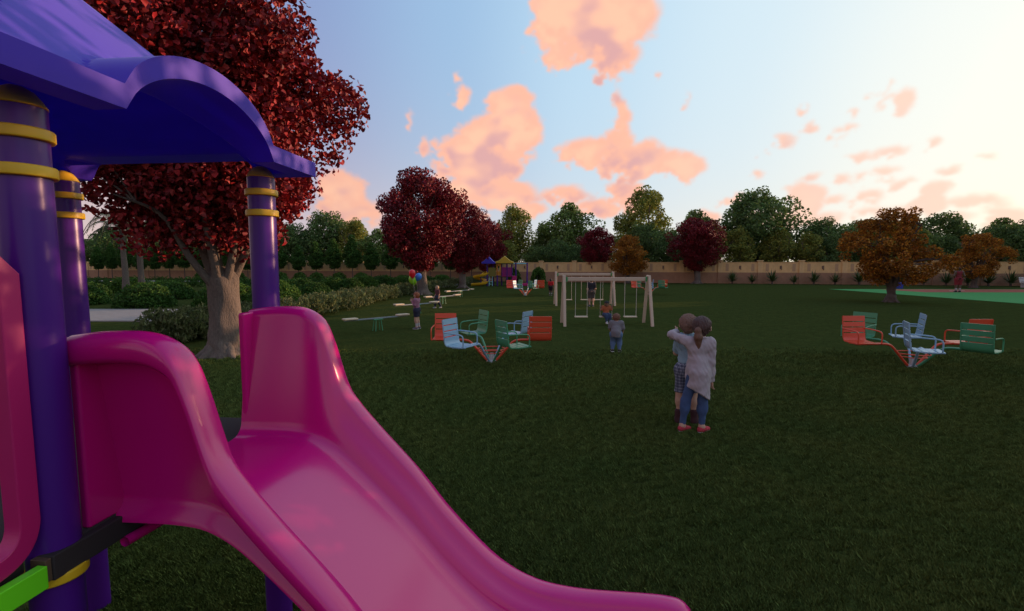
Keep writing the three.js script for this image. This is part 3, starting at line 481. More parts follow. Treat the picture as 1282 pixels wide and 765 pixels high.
    // half cross section from the bed's middle to the outer skirt: [offset from outer wall, height kind]
    const half = (t) => {
      const r = rf(t), b = bf(t), H = r - b, f = Math.min(0.075, H * 0.35), P = [];
      const inB = W - 0.175, inT = W - 0.10, top = r - 0.05;                      // walls lean out from bed to rim
      P.push([0, b]); P.push([W - 0.36, b + 0.002]); P.push([W - 0.28, b + 0.006]);
      for (let k = 0; k <= 5; k++) { const a = k / 5 * Math.PI / 2; P.push([inB - f + Math.sin(a) * f, b + 0.008 + f - Math.cos(a) * f]); }
      P.push([mix(inB, inT, 0.5), mix(b + 0.008 + f, top, 0.5)]);
      for (let k = 0; k <= 9; k++) { const a = Math.PI - k / 9 * Math.PI; P.push([W - 0.037 + Math.cos(a) * 0.062, top + Math.sin(a) * 0.05]); }
      P.push([W + 0.024, r - 0.085]); P.push([W + 0.010, r - 0.104]); P.push([W - 0.045, r - 0.108]); P.push([W - 0.072, r - 0.122]);
      P.push([mix(W - 0.075, inB + 0.035, 0.5), mix(r - 0.12, b + 0.03, 0.5)]); P.push([inB + 0.035, b + 0.04]); P.push([inB + 0.045, b + 0.005]); P.push([inB + 0.075, b - 0.02]); P.push([inB + 0.080, b - 0.045]); P.push([inB + 0.03, b - 0.06]); P.push([inB - 0.05, b - 0.06]); P.push([0, b - 0.055]);
      return P;
    };
    const n = half(0).length, pos = [], idx = [], ring = 2 * n - 2;
    for (const t of ts) { const P = half(t), full = []; for (let k = 0; k < n; k++) full.push([P[k][0], P[k][1]]); for (let k = n - 2; k > 0; k--) full.push([-P[k][0], P[k][1]]); for (const [z, y] of full) pos.push(h + 0.01 + t, y, zc + z); }
    for (let i = 0; i < ts.length - 1; i++) for (let k = 0; k < ring; k++) { const a = i * ring + k, b = i * ring + (k + 1) % ring, c = a + ring, d = b + ring; idx.push(a, b, c, b, d, c); }
    for (const [o, flip] of [[0, false], [(ts.length - 1) * ring, true]]) { // close the ends between upper and lower skin
      for (let k = 0; k < n - 1; k++) for (const s of [1, -1]) {
        const id = (q) => o + (s === 1 ? q : (ring - q) % ring);
        const a = id(k), b = id(k + 1); if (k < (n >> 1)) { const c = id(n - 1 - k), d = id(n - 2 - k); if (n - 2 - k > k) { (flip === (s === 1)) ? idx.push(a, b, c, b, d, c) : idx.push(a, c, b, b, c, d); } }
      }
    }
    const g = new THREE.BufferGeometry(); g.setAttribute('position', new THREE.Float32BufferAttribute(pos, 3)); g.setIndex(idx);
    const sl = part('slide', toCreasedNormals(g, 0.9), M.pink, T);
    part('slide_flange', [rbox(0.035, 0.68, 0.17, h + 0.03, 1.605, zc + W - 0.085, 0.012), rbox(0.035, 0.68, 0.17, h + 0.03, 1.605, zc - W + 0.085, 0.012)], M.pink, sl);
    part('support_leg', [cyl(0.04, 0.04, 0.26, h + 2.2, -0.02, zc + 0.2, 16), cyl(0.04, 0.04, 0.26, h + 2.2, -0.02, zc - 0.2, 16)], M.purple, sl);
    part('skirt', tube([[h + 0.09, deckY - 0.10, zc + 0.44], [h + 0.10, deckY - 0.115, 0], [h + 0.09, deckY - 0.10, zc - 0.44]], 0.02, 20, 8), M.pink, sl);
  }
}

// ------------------------------------------------------------------ chair roundabouts
function roundabout(label, x, d, turn, scale = 1) {
  const t = thing('chair_roundabout', label, 'roundabout', x, d, turn, 'roundabouts with six chairs'); t.scale.setScalar(scale);
  part('hub', [cyl(0.13, 0.10, 0.05, 0, 0, 0, 24), cyl(0.06, 0.05, 0.16, 0, 0.04, 0, 20)], M.steel, t);
  const cols = [M.red, M.blue, M.green];
  for (let k = 0; k < 6; k++) {
    const th = k * Math.PI / 3, m = cols[k % 3], at = (r, y) => V(r * Math.cos(th), y, -r * Math.sin(th));
    part('arm', tube([at(0.09, 0.03), at(0.22, 0.17), at(0.42, 0.40), at(0.52, 0.48), at(0.66, 0.505), at(0.95, 0.505), at(1.25, 0.505)], 0.026, 40, 10), m, t);
    const c = new THREE.Group(); c.name = 'chair'; c.position.copy(at(1.08, 0)); c.rotation.y = th + Math.PI; t.add(c);
    const prof = (s) => s < 0.46 ? V(0, 0.545 - 0.012 * Math.sin(s / 0.46 * Math.PI), 0.22 - s) : (s < 0.60 ? V(0, 0.545 + 0.10 * (1 - Math.cos((s - 0.46) / 0.14 * Math.PI / 2)), -0.24 - 0.05 * Math.sin((s - 0.46) / 0.14 * Math.PI / 2)) : V(0, 0.645 + (s - 0.60), -0.29 - (s - 0.60) * 0.12));
    const slat = (s0, s1) => { const q = [], w = 0.245, n = 5; const pos = [], idx = []; for (let i = 0; i <= n; i++) { const s = mix(s0, s1, i / n), p = prof(s), e = prof(s + 0.004), a = Math.atan2(e.y - p.y, e.z - p.z), nx = [0, Math.cos(a) * -0.012, Math.sin(a) * 0.012]; for (const [sx, o] of [[-w, 0], [w, 0], [w, 1], [-w, 1]]) pos.push(sx, p.y + nx[1] * o * -1, p.z + nx[2] * o * -1); } for (let i = 0; i < n; i++) for (let j = 0; j < 4; j++) { const a = i * 4 + j, b = i * 4 + (j + 1) % 4; idx.push(a, a + 4, b, b, a + 4, b + 4); } idx.push(0, 1, 2, 0, 2, 3, n * 4, n * 4 + 2, n * 4 + 1, n * 4, n * 4 + 3, n * 4 + 2); const g = new THREE.BufferGeometry(); g.setAttribute('position', new THREE.Float32BufferAttribute(pos, 3)); g.setIndex(idx); return toCreasedNormals(g, 0.6); };
    for (const [a, b] of [[0.0, 0.10], [0.117, 0.217], [0.234, 0.334], [0.351, 0.44]]) part('seat_slat', slat(a, b), m, c);
    for (const [a, b] of [[0.455, 0.655], [0.675, 0.775], [0.795, 0.895], [0.915, 1.03]]) part('back_slat', slat(a, b), m, c);
    for (const e of [-1, 1]) part('armrest', tube([[e * 0.25, 0.53, 0.17], [e * 0.252, 0.72, 0.17], [e * 0.252, 0.775, 0.13], [e * 0.252, 0.79, 0.04], [e * 0.252, 0.80, -0.16], [e * 0.25, 0.80, -0.31]], 0.014, 30, 8), m, c);
    part('chair_frame', [-1, 1].map((e) => tube([0, 0.2, 0.42, 0.5, 0.58, 0.75, 1.03].map((s) => { const p = prof(s); return [e * 0.236, p.y - 0.016, p.z - 0.012 * (s > 0.5 ? 1.4 : 0)]; }), 0.012, 30, 8)).concat([box(0.5, 0.03, 0.05, 0, 0.52, -0.08)]), m, c);
  }
  const brace = (r, y) => { const P = []; for (let k = 0; k <= 6; k++) P.push(V(r * Math.cos(k * Math.PI / 3), y, -r * Math.sin(k * Math.PI / 3))); return P.slice(0, 6).map((p, i) => rod(p, P[i + 1], 0.011)); };
  part('brace', [...brace(0.33, 0.305), ...brace(0.27, 0.235)], M.red, t);
  return t;
}
const rbA = roundabout('six seat roundabout nearest the boy in grey, red chairs out to both sides', -0.46, 10.7, 0);
const rb2 = copyOf(rbA, 8.6, 10.15, 1 * R, 1, 'six seat roundabout on open lawn before the orange tree');
copyOf(rbA, 0.95, 34.3, 4 * R, 1, 'six seat roundabout in front of the spiral slide play structure');
copyOf(rbA, 10.1, 35.2, 18 * R, 1, 'six seat roundabout beyond the wooden swing frames');

// ------------------------------------------------------------------ swings
function swingFrame(label, x, d) {
  const t = thing('swing_set', label, 'swing frame', x, d, 0, 'wooden swing frames');
  for (const e of [-1, 1]) { for (const q of [-1, 1]) part('leg', beam([e * 1.56, -0.03, q * 0.58], [e * 1.54, 1.80, q * 0.07], 0.10, 0.10), M.wood, t); part('bracket', rbox(0.05, 0.17, 0.20, e * 1.445, 1.66, 0, 0.008), M.greenBracket, t); }
  part('crossbeam', rbox(2.92, 0.13, 0.12, 0, 1.665, 0, 0.012), M.wood, t);
  return t;
}
function swing(label, x, d) {
  const t = thing('swing', label, 'swing', x, d, 0, 'plank swings on the wooden frames');
  for (const e of [-1, 1]) part('rope', rod([e * 0.215, 0.30, 0], [e * 0.215, 1.60, 0], 0.010, 0.010, 6), M.rope, t);
  part('seat', rbox(0.48, 0.045, 0.20, 0, 0.285, 0, 0.012), M.seatWood, t);
  return t;
}
const sfA = swingFrame('wooden swing frame with green brackets holding the boy in orange', 3.44, 17.5);
copyOf(sfA, 3.92, 26.0, 0, 1, 'wooden swing frame behind, where the man in black stands');
const sw0 = swing('empty plank swing between the boy in orange and the paired posts', 2.54, 17.5);
copyOf(sw0, 3.45, 17.5, 0, 1, 'plank swing with the boy in orange sitting on it');
copyOf(sw0, 4.34, 17.5, 0, 1, 'empty plank swing between the boy in orange and the splayed legs');
for (const x of [3.02, 3.98, 4.72]) copyOf(sw0, x, 26.0, 0, 1, 'empty plank swing on the frame behind, by the man in black');

// ------------------------------------------------------------------ seesaws
M.seesawGrey = mat(0.22, 0.26, 0.28);
function seesaw(label, a, b) {
  const L = Math.hypot(b[0] - a[0], b[1] - a[1]), t = thing('seesaw', label, 'seesaw', (a[0] + b[0]) / 2, (a[1] + b[1]) / 2, Math.atan2(b[1] - a[1], b[0] - a[0]), 'seesaws by the hedge'), l = L / 2;
  part('beam', rbox(L, 0.045, 0.055, 0, 0.42, 0, 0.012), M.seesawGrey, t);
  for (const e of [-1, 1]) part('seat', rbox(0.46, 0.055, 0.22, e * (l - 0.2), 0.465, 0, 0.02), M.seatWood, t);
  part('stand', [...[-1, 1].flatMap((e) => [rod([e * 0.13, -0.02, 0.10], [e * 0.09, 0.38, 0.06], 0.014), rod([e * 0.13, -0.02, -0.10], [e * 0.09, 0.38, -0.06], 0.014)]), rbox(0.34, 0.03, 0.18, 0, 0.385, 0, 0.01)], M.green, t);
  return t;
}
seesaw('seesaw with pale seats closest to the tree trunk end of the hedge', [-5.29, 15.0], [-3.65, 16.65]);
seesaw('seesaw reaching behind the child in the pink top', [-5.06, 20.6], [-3.48, 22.35]);
seesaw('seesaw just beyond the boy in the maroon shirt', [-4.67, 25.65], [-3.05, 27.7]);
seesaw('furthest seesaw, before the spiral slide', [-4.29, 31], [-2.78, 34]);

// ------------------------------------------------------------------ far play structure
{
  const T = thing('play_structure', 'far play structure with blue and yellow roofs, monkey bars and yellow spiral slide', 'play structure', -0.1, 49.5, 0);
  const X = (px) => (px - 640) * 0.0825, Y = (py) => 2.2 - (py - 331) * 0.0825;
  const zr = (i) => (i % 2 ? -0.9 : 0.5);
  [610.5, 617.5, 623, 628, 635, 641, 646, 660].forEach((p, i) => part('post', cyl(0.075, 0.075, Y(329) + 0.02, X(p), -0.02, i === 7 || i === 6 ? 0.3 : zr(i), 12), M.purple, T));
  const pyramid = (x0, x1, y0, y1, m) => { const w = (x1 - x0) / 2, cx = (x0 + x1) / 2, P = [[-w, y0 + 0.12], [-w * 0.72, y0 + 0.2], [-w * 0.45, y0 + (y1 - y0) * 0.55], [0, y1], [w * 0.45, y0 + (y1 - y0) * 0.55], [w * 0.72, y0 + 0.2], [w, y0 + 0.12], [w, y0], [-w, y0]]; const s = new THREE.Shape(P.map(([a, b]) => new THREE.Vector2(a, b))); const g = new THREE.ExtrudeGeometry(s, { depth: 1.5, bevelEnabled: true, bevelSize: 0.03, bevelThickness: 0.25, bevelSegments: 2 }); return part('roof', g.translate(cx, 0, -0.95), m, T); };
  M.roofYellow = phys(0.66, 0.42, 0.03, { roughness: 0.45 }); M.roofBlue = phys(0.06, 0.04, 0.55, { roughness: 0.45 });
  pyramid(X(604), X(620.5), Y(330), Y(321.5), M.roofBlue); pyramid(X(621), X(643), Y(329.5), Y(321), M.roofYellow);
  part('deck', box(X(642) - X(610), 0.09, 1.5, (X(610) + X(642)) / 2, Y(346.5), -0.2), M.deck, T);
  const olive = mat(0.22, 0.19, 0.03), orange = mat(0.70, 0.28, 0.03), mag = mat(0.45, 0.01, 0.14);
  part('panel', box(X(621) - X(612), Y(335) - Y(346), 0.05, X(616.5), (Y(335) + Y(346)) / 2, 0.52), olive, T);
  part('panel', [box(0.13, 1.3, 0.05, X(622.8), Y(336.5), 0.56), box(0.13, 1.3, 0.05, X(626.8), Y(336.5), 0.56), box(0.32, 0.32, 0.05, X(624.8), Y(331), 0.56), box(0.32, 0.40, 0.05, X(624.8), Y(342), 0.56)], orange, T);
  for (const [a, b] of [[628.6, 634.4], [635.6, 640.6]]) { const p = part('panel', box(X(b) - X(a), Y(334.5) - Y(346), 0.05, X((a + b) / 2), (Y(334.5) + Y(346)) / 2, 0.52), mag, T); for (let k = 0; k < 3; k++) part('slat', box(0.05, 0.85, 0.03, X(mix(a, b, (k + 0.5) / 3)), Y(340), 0.56), M.purple, p); }
  const bars = phys(0.25, 0.60, 0.62, { roughness: 0.4 });
  for (const z of [0.25, -0.35]) part('monkey_rail', rod([X(628), Y(330), z], [X(661), Y(330), z], 0.06), bars, T);
  for (let k = 0; k < 9; k++) part('monkey_rung', rod([X(630 + k * 3.8), Y(330), 0.25], [X(630 + k * 3.8), Y(330), -0.35], 0.03), bars, T);
  part('step', rbox(0.5, 0.55, 0.4, X(644), Y(348.5), 0.35, 0.05), mag, T); part('step', rbox(0.6, 0.30, 0.4, X(657), 0.15, 0.35, 0.05), mag, T);
  const P = [], c = V(X(602.5), 0, 0.3); for (let i = 0; i <= 40; i++) { const a = i / 40 * Math.PI * 2.5, rr = 0.52; P.push(V(c.x + rr * Math.cos(a), 1.25 - 1.08 * i / 40, c.z + rr * Math.sin(a))); }
  P.unshift(V(X(610), 1.33, 0.3)); P.push(V(c.x - 0.95, 0.12, c.z + 0.62));
  const crv = new THREE.CatmullRomCurve3(P), pos = [], idx = [], S = 120; const sec = [[-0.27, 0.18], [-0.24, 0.03], [-0.12, -0.06], [0.12, -0.06], [0.24, 0.03], [0.27, 0.18], [0.30, 0.17], [0.27, 0.0], [0.14, -0.1], [-0.14, -0.1], [-0.27, 0.0], [-0.30, 0.17]];
  for (let i = 0; i <= S; i++) { const p = crv.getPoint(i / S), tg = crv.getTangent(i / S); tg.y = 0; tg.normalize(); const sd = V(-tg.z, 0, tg.x); for (const [a, b] of sec) pos.push(p.x + sd.x * a, p.y + b, p.z + sd.z * a); }
  const n = sec.length; for (let i = 0; i < S; i++) for (let k = 0; k < n; k++) { const a = i * n + k, b = i * n + (k + 1) % n; idx.push(a, a + n, b, b, a + n, b + n); }
  const g = new THREE.BufferGeometry(); g.setAttribute('position', new THREE.Float32BufferAttribute(pos, 3)); g.setIndex(idx); g.computeVertexNormals();
  const sl = part('spiral_slide', g, phys(0.75, 0.45, 0.02, { roughness: 0.35 }), T); part('slide_pole', cyl(0.05, 0.05, 1.35, c.x, -0.02, c.z, 12), M.purple, sl);
  part('ladder', [rod([X(613), 0, 0.9], [X(613), 0.95, 0.55], 0.03), rod([X(617), 0, 0.9], [X(617), 0.95, 0.55], 0.03), ...[0.2, 0.45, 0.7].map((y) => rod([X(613), y, 0.83 - y * 0.3], [X(617), y, 0.83 - y * 0.3], 0.025))], bars, T);
  // small blue box at the court's far edge
  const bb = thing('equipment_box', 'small blue box standing on the far edge of the court', 'box', 35.2, 43.6, 0.2);
  part('body', rbox(0.5, 0.5, 0.45, 0, 0.25, 0, 0.03), mat(0.03, 0.05, 0.35), bb); part('lid', rbox(0.54, 0.06, 0.49, 0, 0.53, 0, 0.02), mat(0.035, 0.06, 0.4), bb);
  // balloons
  const bal = (name, label, x, y, d, s, m, tilt, shape) => { const t = thing(name, label, 'balloon', x, d, 0, 'balloons'); const prof = []; for (let i = 0; i <= 20; i++) { const a = i / 20 * Math.PI; prof.push(new THREE.Vector2(Math.max(0.0001, Math.sin(a) * 0.5 * (1 - shape * 0.35 * (1 - Math.cos(a)) / 2 * 1.2)), Math.cos(a) * 0.58)); } const g = new THREE.LatheGeometry(prof.reverse(), 24).scale(s, s, s).rotateZ(tilt); const b = part('envelope', g.translate(0, y, 0), m, t); part('knot', new THREE.ConeGeometry(0.02, 0.04, 8).translate(Math.sin(tilt) * 0.58 * s, y - Math.cos(tilt) * 0.585 * s, 0), m, t); part('string', tube([[Math.sin(tilt) * 0.58 * s, y - Math.cos(tilt) * 0.58 * s, 0], [(-3.30 - x) * 0.5, 1.25, 0.02], [-3.30 - x, 1.06, (d - 16.3)]], 0.0025, 16, 5), M.rope, t); return t; };
  bal('party_balloon', 'red balloon, topmost of three over the child in pink', -3.43, 1.87, 16.50, 0.27, phys(0.75, 0.02, 0.03, { roughness: 0.25 }), 0.1, 0.9);
  bal('party_balloon', 'blue balloon tilted against the red one', -3.26, 1.76, 16.68, 0.25, phys(0.05, 0.20, 0.62, { roughness: 0.25 }), -0.45, 0.4);
  bal('party_balloon', 'lime green balloon, lowest of three', -3.45, 1.67, 16.7, 0.30, phys(0.30, 0.70, 0.03, { roughness: 0.25 }), 0.2, 0.2);
}

// ------------------------------------------------------------------ people: distance fields meshed with surface nets
function surfaceNet(f, lo, hi, cell) {
  const nx = Math.ceil((hi[0] - lo[0]) / cell) + 1, ny = Math.ceil((hi[1] - lo[1]) / cell) + 1, nz = Math.ceil((hi[2] - lo[2]) / cell) + 1, F = new Float32Array(nx * ny * nz), id = new Int32Array(nx * ny * nz).fill(-1), at = (i, j, k) => (k * ny + j) * nx + i;
  const B = 5, reach = B * cell * 0.9 + 0.02;
  for (let k = 0; k < nz; k += B) for (let j = 0; j < ny; j += B) for (let i = 0; i < nx; i += B) {
    const h = (B - 1) / 2, c = f(lo[0] + (i + h) * cell, lo[1] + (j + h) * cell, lo[2] + (k + h) * cell), far = Math.abs(c) > reach * 1.25;
    for (let w = k; w < Math.min(nz, k + B); w++) for (let v = j; v < Math.min(ny, j + B); v++) for (let u = i; u < Math.min(nx, i + B); u++) F[at(u, v, w)] = far ? c : f(lo[0] + u * cell, lo[1] + v * cell, lo[2] + w * cell);
  }
  const pos = [], idx = [];
  for (let k = 0; k < nz - 1; k++) for (let j = 0; j < ny - 1; j++) for (let i = 0; i < nx - 1; i++) {
    let x = 0, y = 0, z = 0, n = 0, inside = 0; const c = (q) => F[at(i + (q & 1), j + (q >> 1 & 1), k + (q >> 2))];
    for (let q = 0; q < 8; q++) if (c(q) < 0) inside++;
    if (inside === 0 || inside === 8) continue;
    for (let q = 0; q < 8; q++) for (const b of [1, 2, 4]) { if (q & b) continue; const a0 = c(q), a1 = c(q | b); if ((a0 < 0) === (a1 < 0)) continue; const t = a0 / (a0 - a1); x += (q & 1) + (b === 1 ? t : 0); y += (q >> 1 & 1) + (b === 2 ? t : 0); z += (q >> 2) + (b === 4 ? t : 0); n++; }
    id[at(i, j, k)] = pos.length / 3; pos.push(lo[0] + (i + x / n) * cell, lo[1] + (j + y / n) * cell, lo[2] + (k + z / n) * cell);
  }
  for (let k = 1; k < nz - 1; k++) for (let j = 1; j < ny - 1; j++) for (let i = 1; i < nx - 1; i++) {
    const a = F[at(i, j, k)] < 0;
    const quad = (p, q, r, s, fl) => { if (p < 0 || q < 0 || r < 0 || s < 0) return; fl ? idx.push(p, q, r, p, r, s) : idx.push(p, r, q, p, s, r); };
    if (a !== F[at(i + 1, j, k)] < 0) quad(id[at(i, j - 1, k - 1)], id[at(i, j, k - 1)], id[at(i, j, k)], id[at(i, j - 1, k)], a);
    if (a !== F[at(i, j + 1, k)] < 0) quad(id[at(i - 1, j, k - 1)], id[at(i - 1, j, k)], id[at(i, j, k)], id[at(i, j, k - 1)], a);
    if (a !== F[at(i, j, k + 1)] < 0) quad(id[at(i - 1, j - 1, k)], id[at(i, j - 1, k)], id[at(i, j, k)], id[at(i - 1, j, k)], a);
  }
  const g = new THREE.BufferGeometry(); g.setAttribute('position', new THREE.Float32BufferAttribute(pos, 3)); g.setIndex(idx); g.computeVertexNormals(); return g;
}
const smin = (a, b, k) => { const h = Math.max(0, k - Math.abs(a - b)) / k; return Math.min(a, b) - h * h * k * 0.25; };
// a bone [ax,ay,az, bx,by,bz, ra, rb, flat]
function bones(list, k) {
  return (x, y, z) => {
    let d = 9;
    for (const [ax, ay, az, bx, by, bz, ra, rb, fl] of list) {
      const s = fl ? 1 / fl : 1, vx = bx - ax, vy = by - ay, vz = (bz - az) * s, px = x - ax, py = y - ay, pz = (z - az) * s, L = vx * vx + vy * vy + vz * vz;
      const h = L ? Math.min(1, Math.max(0, (px * vx + py * vy + pz * vz) / L)) : 0, dx = px - vx * h, dy = py - vy * h, dz = pz - vz * h;
      const q = (Math.sqrt(dx * dx + dy * dy + dz * dz) - mix(ra, rb, h)) * (fl ?? 1);
      d = d > 5 ? q : smin(d, q, k);
    }
    return d;
  };
}
const bounds = (list, pad) => { const lo = [9, 9, 9], hi = [-9, -9, -9]; for (const b of list) for (const [o, r] of [[0, b[6]], [3, b[7]]]) for (let k = 0; k < 3; k++) { lo[k] = Math.min(lo[k], b[o + k] - r - pad); hi[k] = Math.max(hi[k], b[o + k] + r + pad); } return [lo, hi]; };
const lerp3 = (a, b, t) => [mix(a[0], b[0], t), mix(a[1], b[1], t), mix(a[2], b[2], t)];
const bone = (a, b, ra, rb, fl) => [...a, ...b, ra, rb, fl];
const grow = (l, e) => l.map((b) => { const c = [...b]; c[6] += e; c[7] += e; return c; });
const SKIN = mat(0.50, 0.30, 0.21, { roughness: 0.6 }), SKIN2 = mat(0.10, 0.055, 0.035, { roughness: 0.55 });
// Local frame: feet at y = 0, facing +z. j holds joints in metres.
function person(o) {
  const t = thing('person', o.label, 'person', o.x, o.d, o.turn ?? 0); t.position.y = o.y ?? 0;
  const H = o.h, cell = o.cell, J = {}, base = { head: [0, 0.905, 0.012], neck: [0, 0.82, -0.004], chest: [0, 0.735, 0], belly: [0, 0.61, 0.004], pelvis: [0, 0.53, 0], shL: [-0.108, 0.795, 0], shR: [0.108, 0.795, 0], elL: [-0.135, 0.63, -0.015], elR: [0.135, 0.63, -0.015], wrL: [-0.14, 0.485, 0.03], wrR: [0.14, 0.485, 0.03], hipL: [-0.052, 0.50, 0], hipR: [0.052, 0.50, 0], knL: [-0.058, 0.275, 0.012], knR: [0.058, 0.275, 0.012], anL: [-0.06, 0.05, -0.012], anR: [0.06, 0.05, -0.012], toL: [-0.068, 0.018, 0.075], toR: [0.068, 0.018, 0.075] };
  for (const k of Object.keys(base)) J[k] = (o.j?.[k] ?? base[k]).map((v) => v * H);
  const s = H * (o.thick ?? 1), hr = H * (o.headR ?? 0.068), look = o.look ?? 0, fx = Math.sin(look), fz = Math.cos(look), hd = J.head;
  const hp = (r, u, f) => [hd[0] + r * Math.cos(look) * hr + f * fx * hr, hd[1] + u * hr, hd[2] - r * Math.sin(look) * hr + f * fz * hr]; // right, up, forward in head radii
  const torso = [bone([J.shL[0] * 0.55 + J.chest[0] * 0.45, mix(J.shL[1], J.chest[1], 0.5), J.shL[2]], [J.shR[0] * 0.55 + J.chest[0] * 0.45, mix(J.shR[1], J.chest[1], 0.5), J.shR[2]], 0.062 * s, 0.062 * s, 0.75), bone(lerp3(J.chest, J.shL, 0.35), lerp3(J.belly, J.hipL, 0.3), 0.060 * s, 0.060 * s, 0.85), bone(lerp3(J.chest, J.shR, 0.35), lerp3(J.belly, J.hipR, 0.3), 0.060 * s, 0.060 * s, 0.85), bone(J.belly, J.pelvis, 0.072 * s, 0.078 * s, 0.82), bone(J.shL, J.chest, 0.036 * s, 0.05 * s), bone(J.shR, J.chest, 0.036 * s, 0.05 * s)];
  const armL = [bone(J.shL, J.elL, 0.036 * s, 0.027 * s), bone(J.elL, J.wrL, 0.027 * s, 0.018 * s)], armR = [bone(J.shR, J.elR, 0.036 * s, 0.027 * s), bone(J.elR, J.wrR, 0.027 * s, 0.018 * s)];
  const legs = ['L', 'R'].flatMap((q) => [bone(J.pelvis, J['hip' + q], 0.075 * s, 0.066 * s), bone(J['hip' + q], J['kn' + q], 0.060 * s, 0.040 * s), bone(J['kn' + q], J['an' + q], 0.039 * s, 0.024 * s), bone(lerp3(J['kn' + q], J['an' + q], 0.28), lerp3(J['kn' + q], J['an' + q], 0.3), 0.042 * s, 0.040 * s), bone(J['an' + q], J['to' + q], 0.026 * s, 0.017 * s)]);
  const neck = [bone(J.neck, lerp3(J.neck, hd, 0.6), 0.033 * s, 0.030 * s), bone(J.chest, J.neck, 0.045 * s, 0.034 * s)];
  const body = [...torso, ...armL, ...armR, ...legs, ...neck];
  const [blo, bhi] = bounds(body, 0.03);
  const geos = [surfaceNet(bones(body, 0.035 * H), blo, bhi, cell)];
  // head with brow, jaw, nose, ears
  const hb = [bone(hp(0, 0.22, -0.12), hp(0, 0.18, -0.05), hr * 0.98, hr * 0.95), bone(hp(0, -0.25, 0.12), hp(0, -0.62, 0.30), hr * 0.72, hr * 0.46), bone(hp(0, 0.1, 0.9), hp(0, -0.18, 1.06), hr * 0.07, hr * 0.12), bone(hp(0.93, 0.02, -0.05), hp(0.95, -0.24, -0.02), hr * 0.14, hr * 0.10), bone(hp(-0.93, 0.02, -0.05), hp(-0.95, -0.24, -0.02), hr * 0.14, hr * 0.10), bone(hp(0, -0.55, 0.78), hp(0, -0.60, 0.80), hr * 0.10, hr * 0.10)];
  const [hlo, hhi] = bounds(hb, 0.015); geos.push(surfaceNet(bones(hb, hr * 0.3), hlo, hhi, cell * 0.5));
  // hands: palm, four fingers, thumb
  for (const q of ['L', 'R']) {
    const w = J['wr' + q], e = J['el' + q], dir = V(w[0] - e[0], w[1] - e[1], w[2] - e[2]).normalize(), inn = V(q === 'L' ? 1 : -1, 0, 0.25).normalize(), side = V().crossVectors(dir, inn).normalize(); inn.crossVectors(side, dir).normalize();
    const P = (a, b, c) => [w[0] + (dir.x * a + side.x * b + inn.x * c) * H, w[1] + (dir.y * a + side.y * b + inn.y * c) * H, w[2] + (dir.z * a + side.z * b + inn.z * c) * H];
    const fw = (q === 'L' ? 1 : -1), hb2 = [bone(P(0.0, 0, 0), P(0.02, 0, 0), 0.016 * s, 0.02 * s), bone(P(0.02, -0.012, 0), P(0.044, -0.014, 0.002), 0.012 * s, 0.0105 * s), bone(P(0.02, 0.012, 0), P(0.044, 0.014, 0.002), 0.012 * s, 0.0105 * s)];
    [[-0.0195, 0.82], [-0.0065, 1], [0.0065, 1.05], [0.0195, 0.92]].forEach(([b, l]) => { hb2.push(bone(P(0.046, b, 0.002), P(0.046 + 0.024 * l, b * 1.08, 0.008), 0.0062 * s, 0.0056 * s), bone(P(0.046 + 0.024 * l, b * 1.08, 0.008), P(0.046 + 0.036 * l, b * 1.05, 0.022), 0.0056 * s, 0.0045 * s)); });
    hb2.push(bone(P(0.012, 0.018 * fw, 0.004), P(0.034, 0.034 * fw, 0.012), 0.0075 * s, 0.0065 * s), bone(P(0.034, 0.034 * fw, 0.012), P(0.052, 0.036 * fw, 0.02), 0.0065 * s, 0.005 * s));
    const [lo, hi] = bounds(hb2, 0.006); geos.push(surfaceNet(bones(hb2, 0.004 * H), lo, hi, Math.max(0.0035, cell * 0.32)));
  }
  const bodyMesh = part('body', geos, o.skin ?? SKIN, t);
  const wear = (name, list, m, cut, k = 0.03, c = cell, fo = 0) => { const f0 = bones(list, k * H), f = fo ? (x, y, z) => f0(x, y, z) + fo * (noise(x * 13 + y * 7, y * 5, z * 13 - y * 5) + 0.5 * noise(x * 30 - y * 14, y * 11, z * 30)) : f0, [lo, hi] = bounds(list, 0.025), g = surfaceNet(cut ? (x, y, z) => Math.max(f(x, y, z), cut(x, y, z)) : f, lo, hi, c); if (o.weave && o.weave[name]) { const p = g.attributes.position, col = []; for (let i = 0; i < p.count; i++) col.push(...o.weave[name](p.getX(i), p.getY(i), p.getZ(i))); g.setAttribute('color', new THREE.Float32BufferAttribute(col, 3)); } return part(name, g, m, t); };
  // shirt
  const e1 = (o.shirtFit ?? 0.012) * 1, sl = o.sleeve ?? 1, arms = [];
  for (const A of [armL, armR]) { const sh = A[0].slice(0, 3), el = A[0].slice(3, 6), wr = A[1].slice(3, 6); if (sl <= 0) continue; if (sl <= 1) arms.push(bone(sh, lerp3(sh, el, sl), 0.036 * s + e1, 0.034 * s + e1)); else { arms.push(bone(sh, el, 0.036 * s + e1, 0.028 * s + e1), bone(el, lerp3(el, wr, sl - 1), 0.028 * s + e1, 0.021 * s + e1)); } }
  const hem = (o.hem ?? 0.50) * H, hemTilt = o.hemTilt ?? 0, skirt = o.skirt ? [bone(J.belly, J.pelvis, 0.085 * s + e1, o.skirt * H * 0.95), bone(J.pelvis, [J.pelvis[0], hem - 0.08, J.pelvis[2]], o.skirt * H * 0.95, o.skirt * H)] : [];
  const fold = o.folds ?? 0.006, shirtF = (x, y, z) => Math.max(hem + hemTilt * (x - J.pelvis[0]) - y, y - (J.neck[1] + 0.012 * H) - 3 * Math.max(0, Math.hypot(x - J.neck[0], z - J.neck[2]) - 0.06 * H)) + fold * noise(x * 14 + 3, y * 9, z * 14);
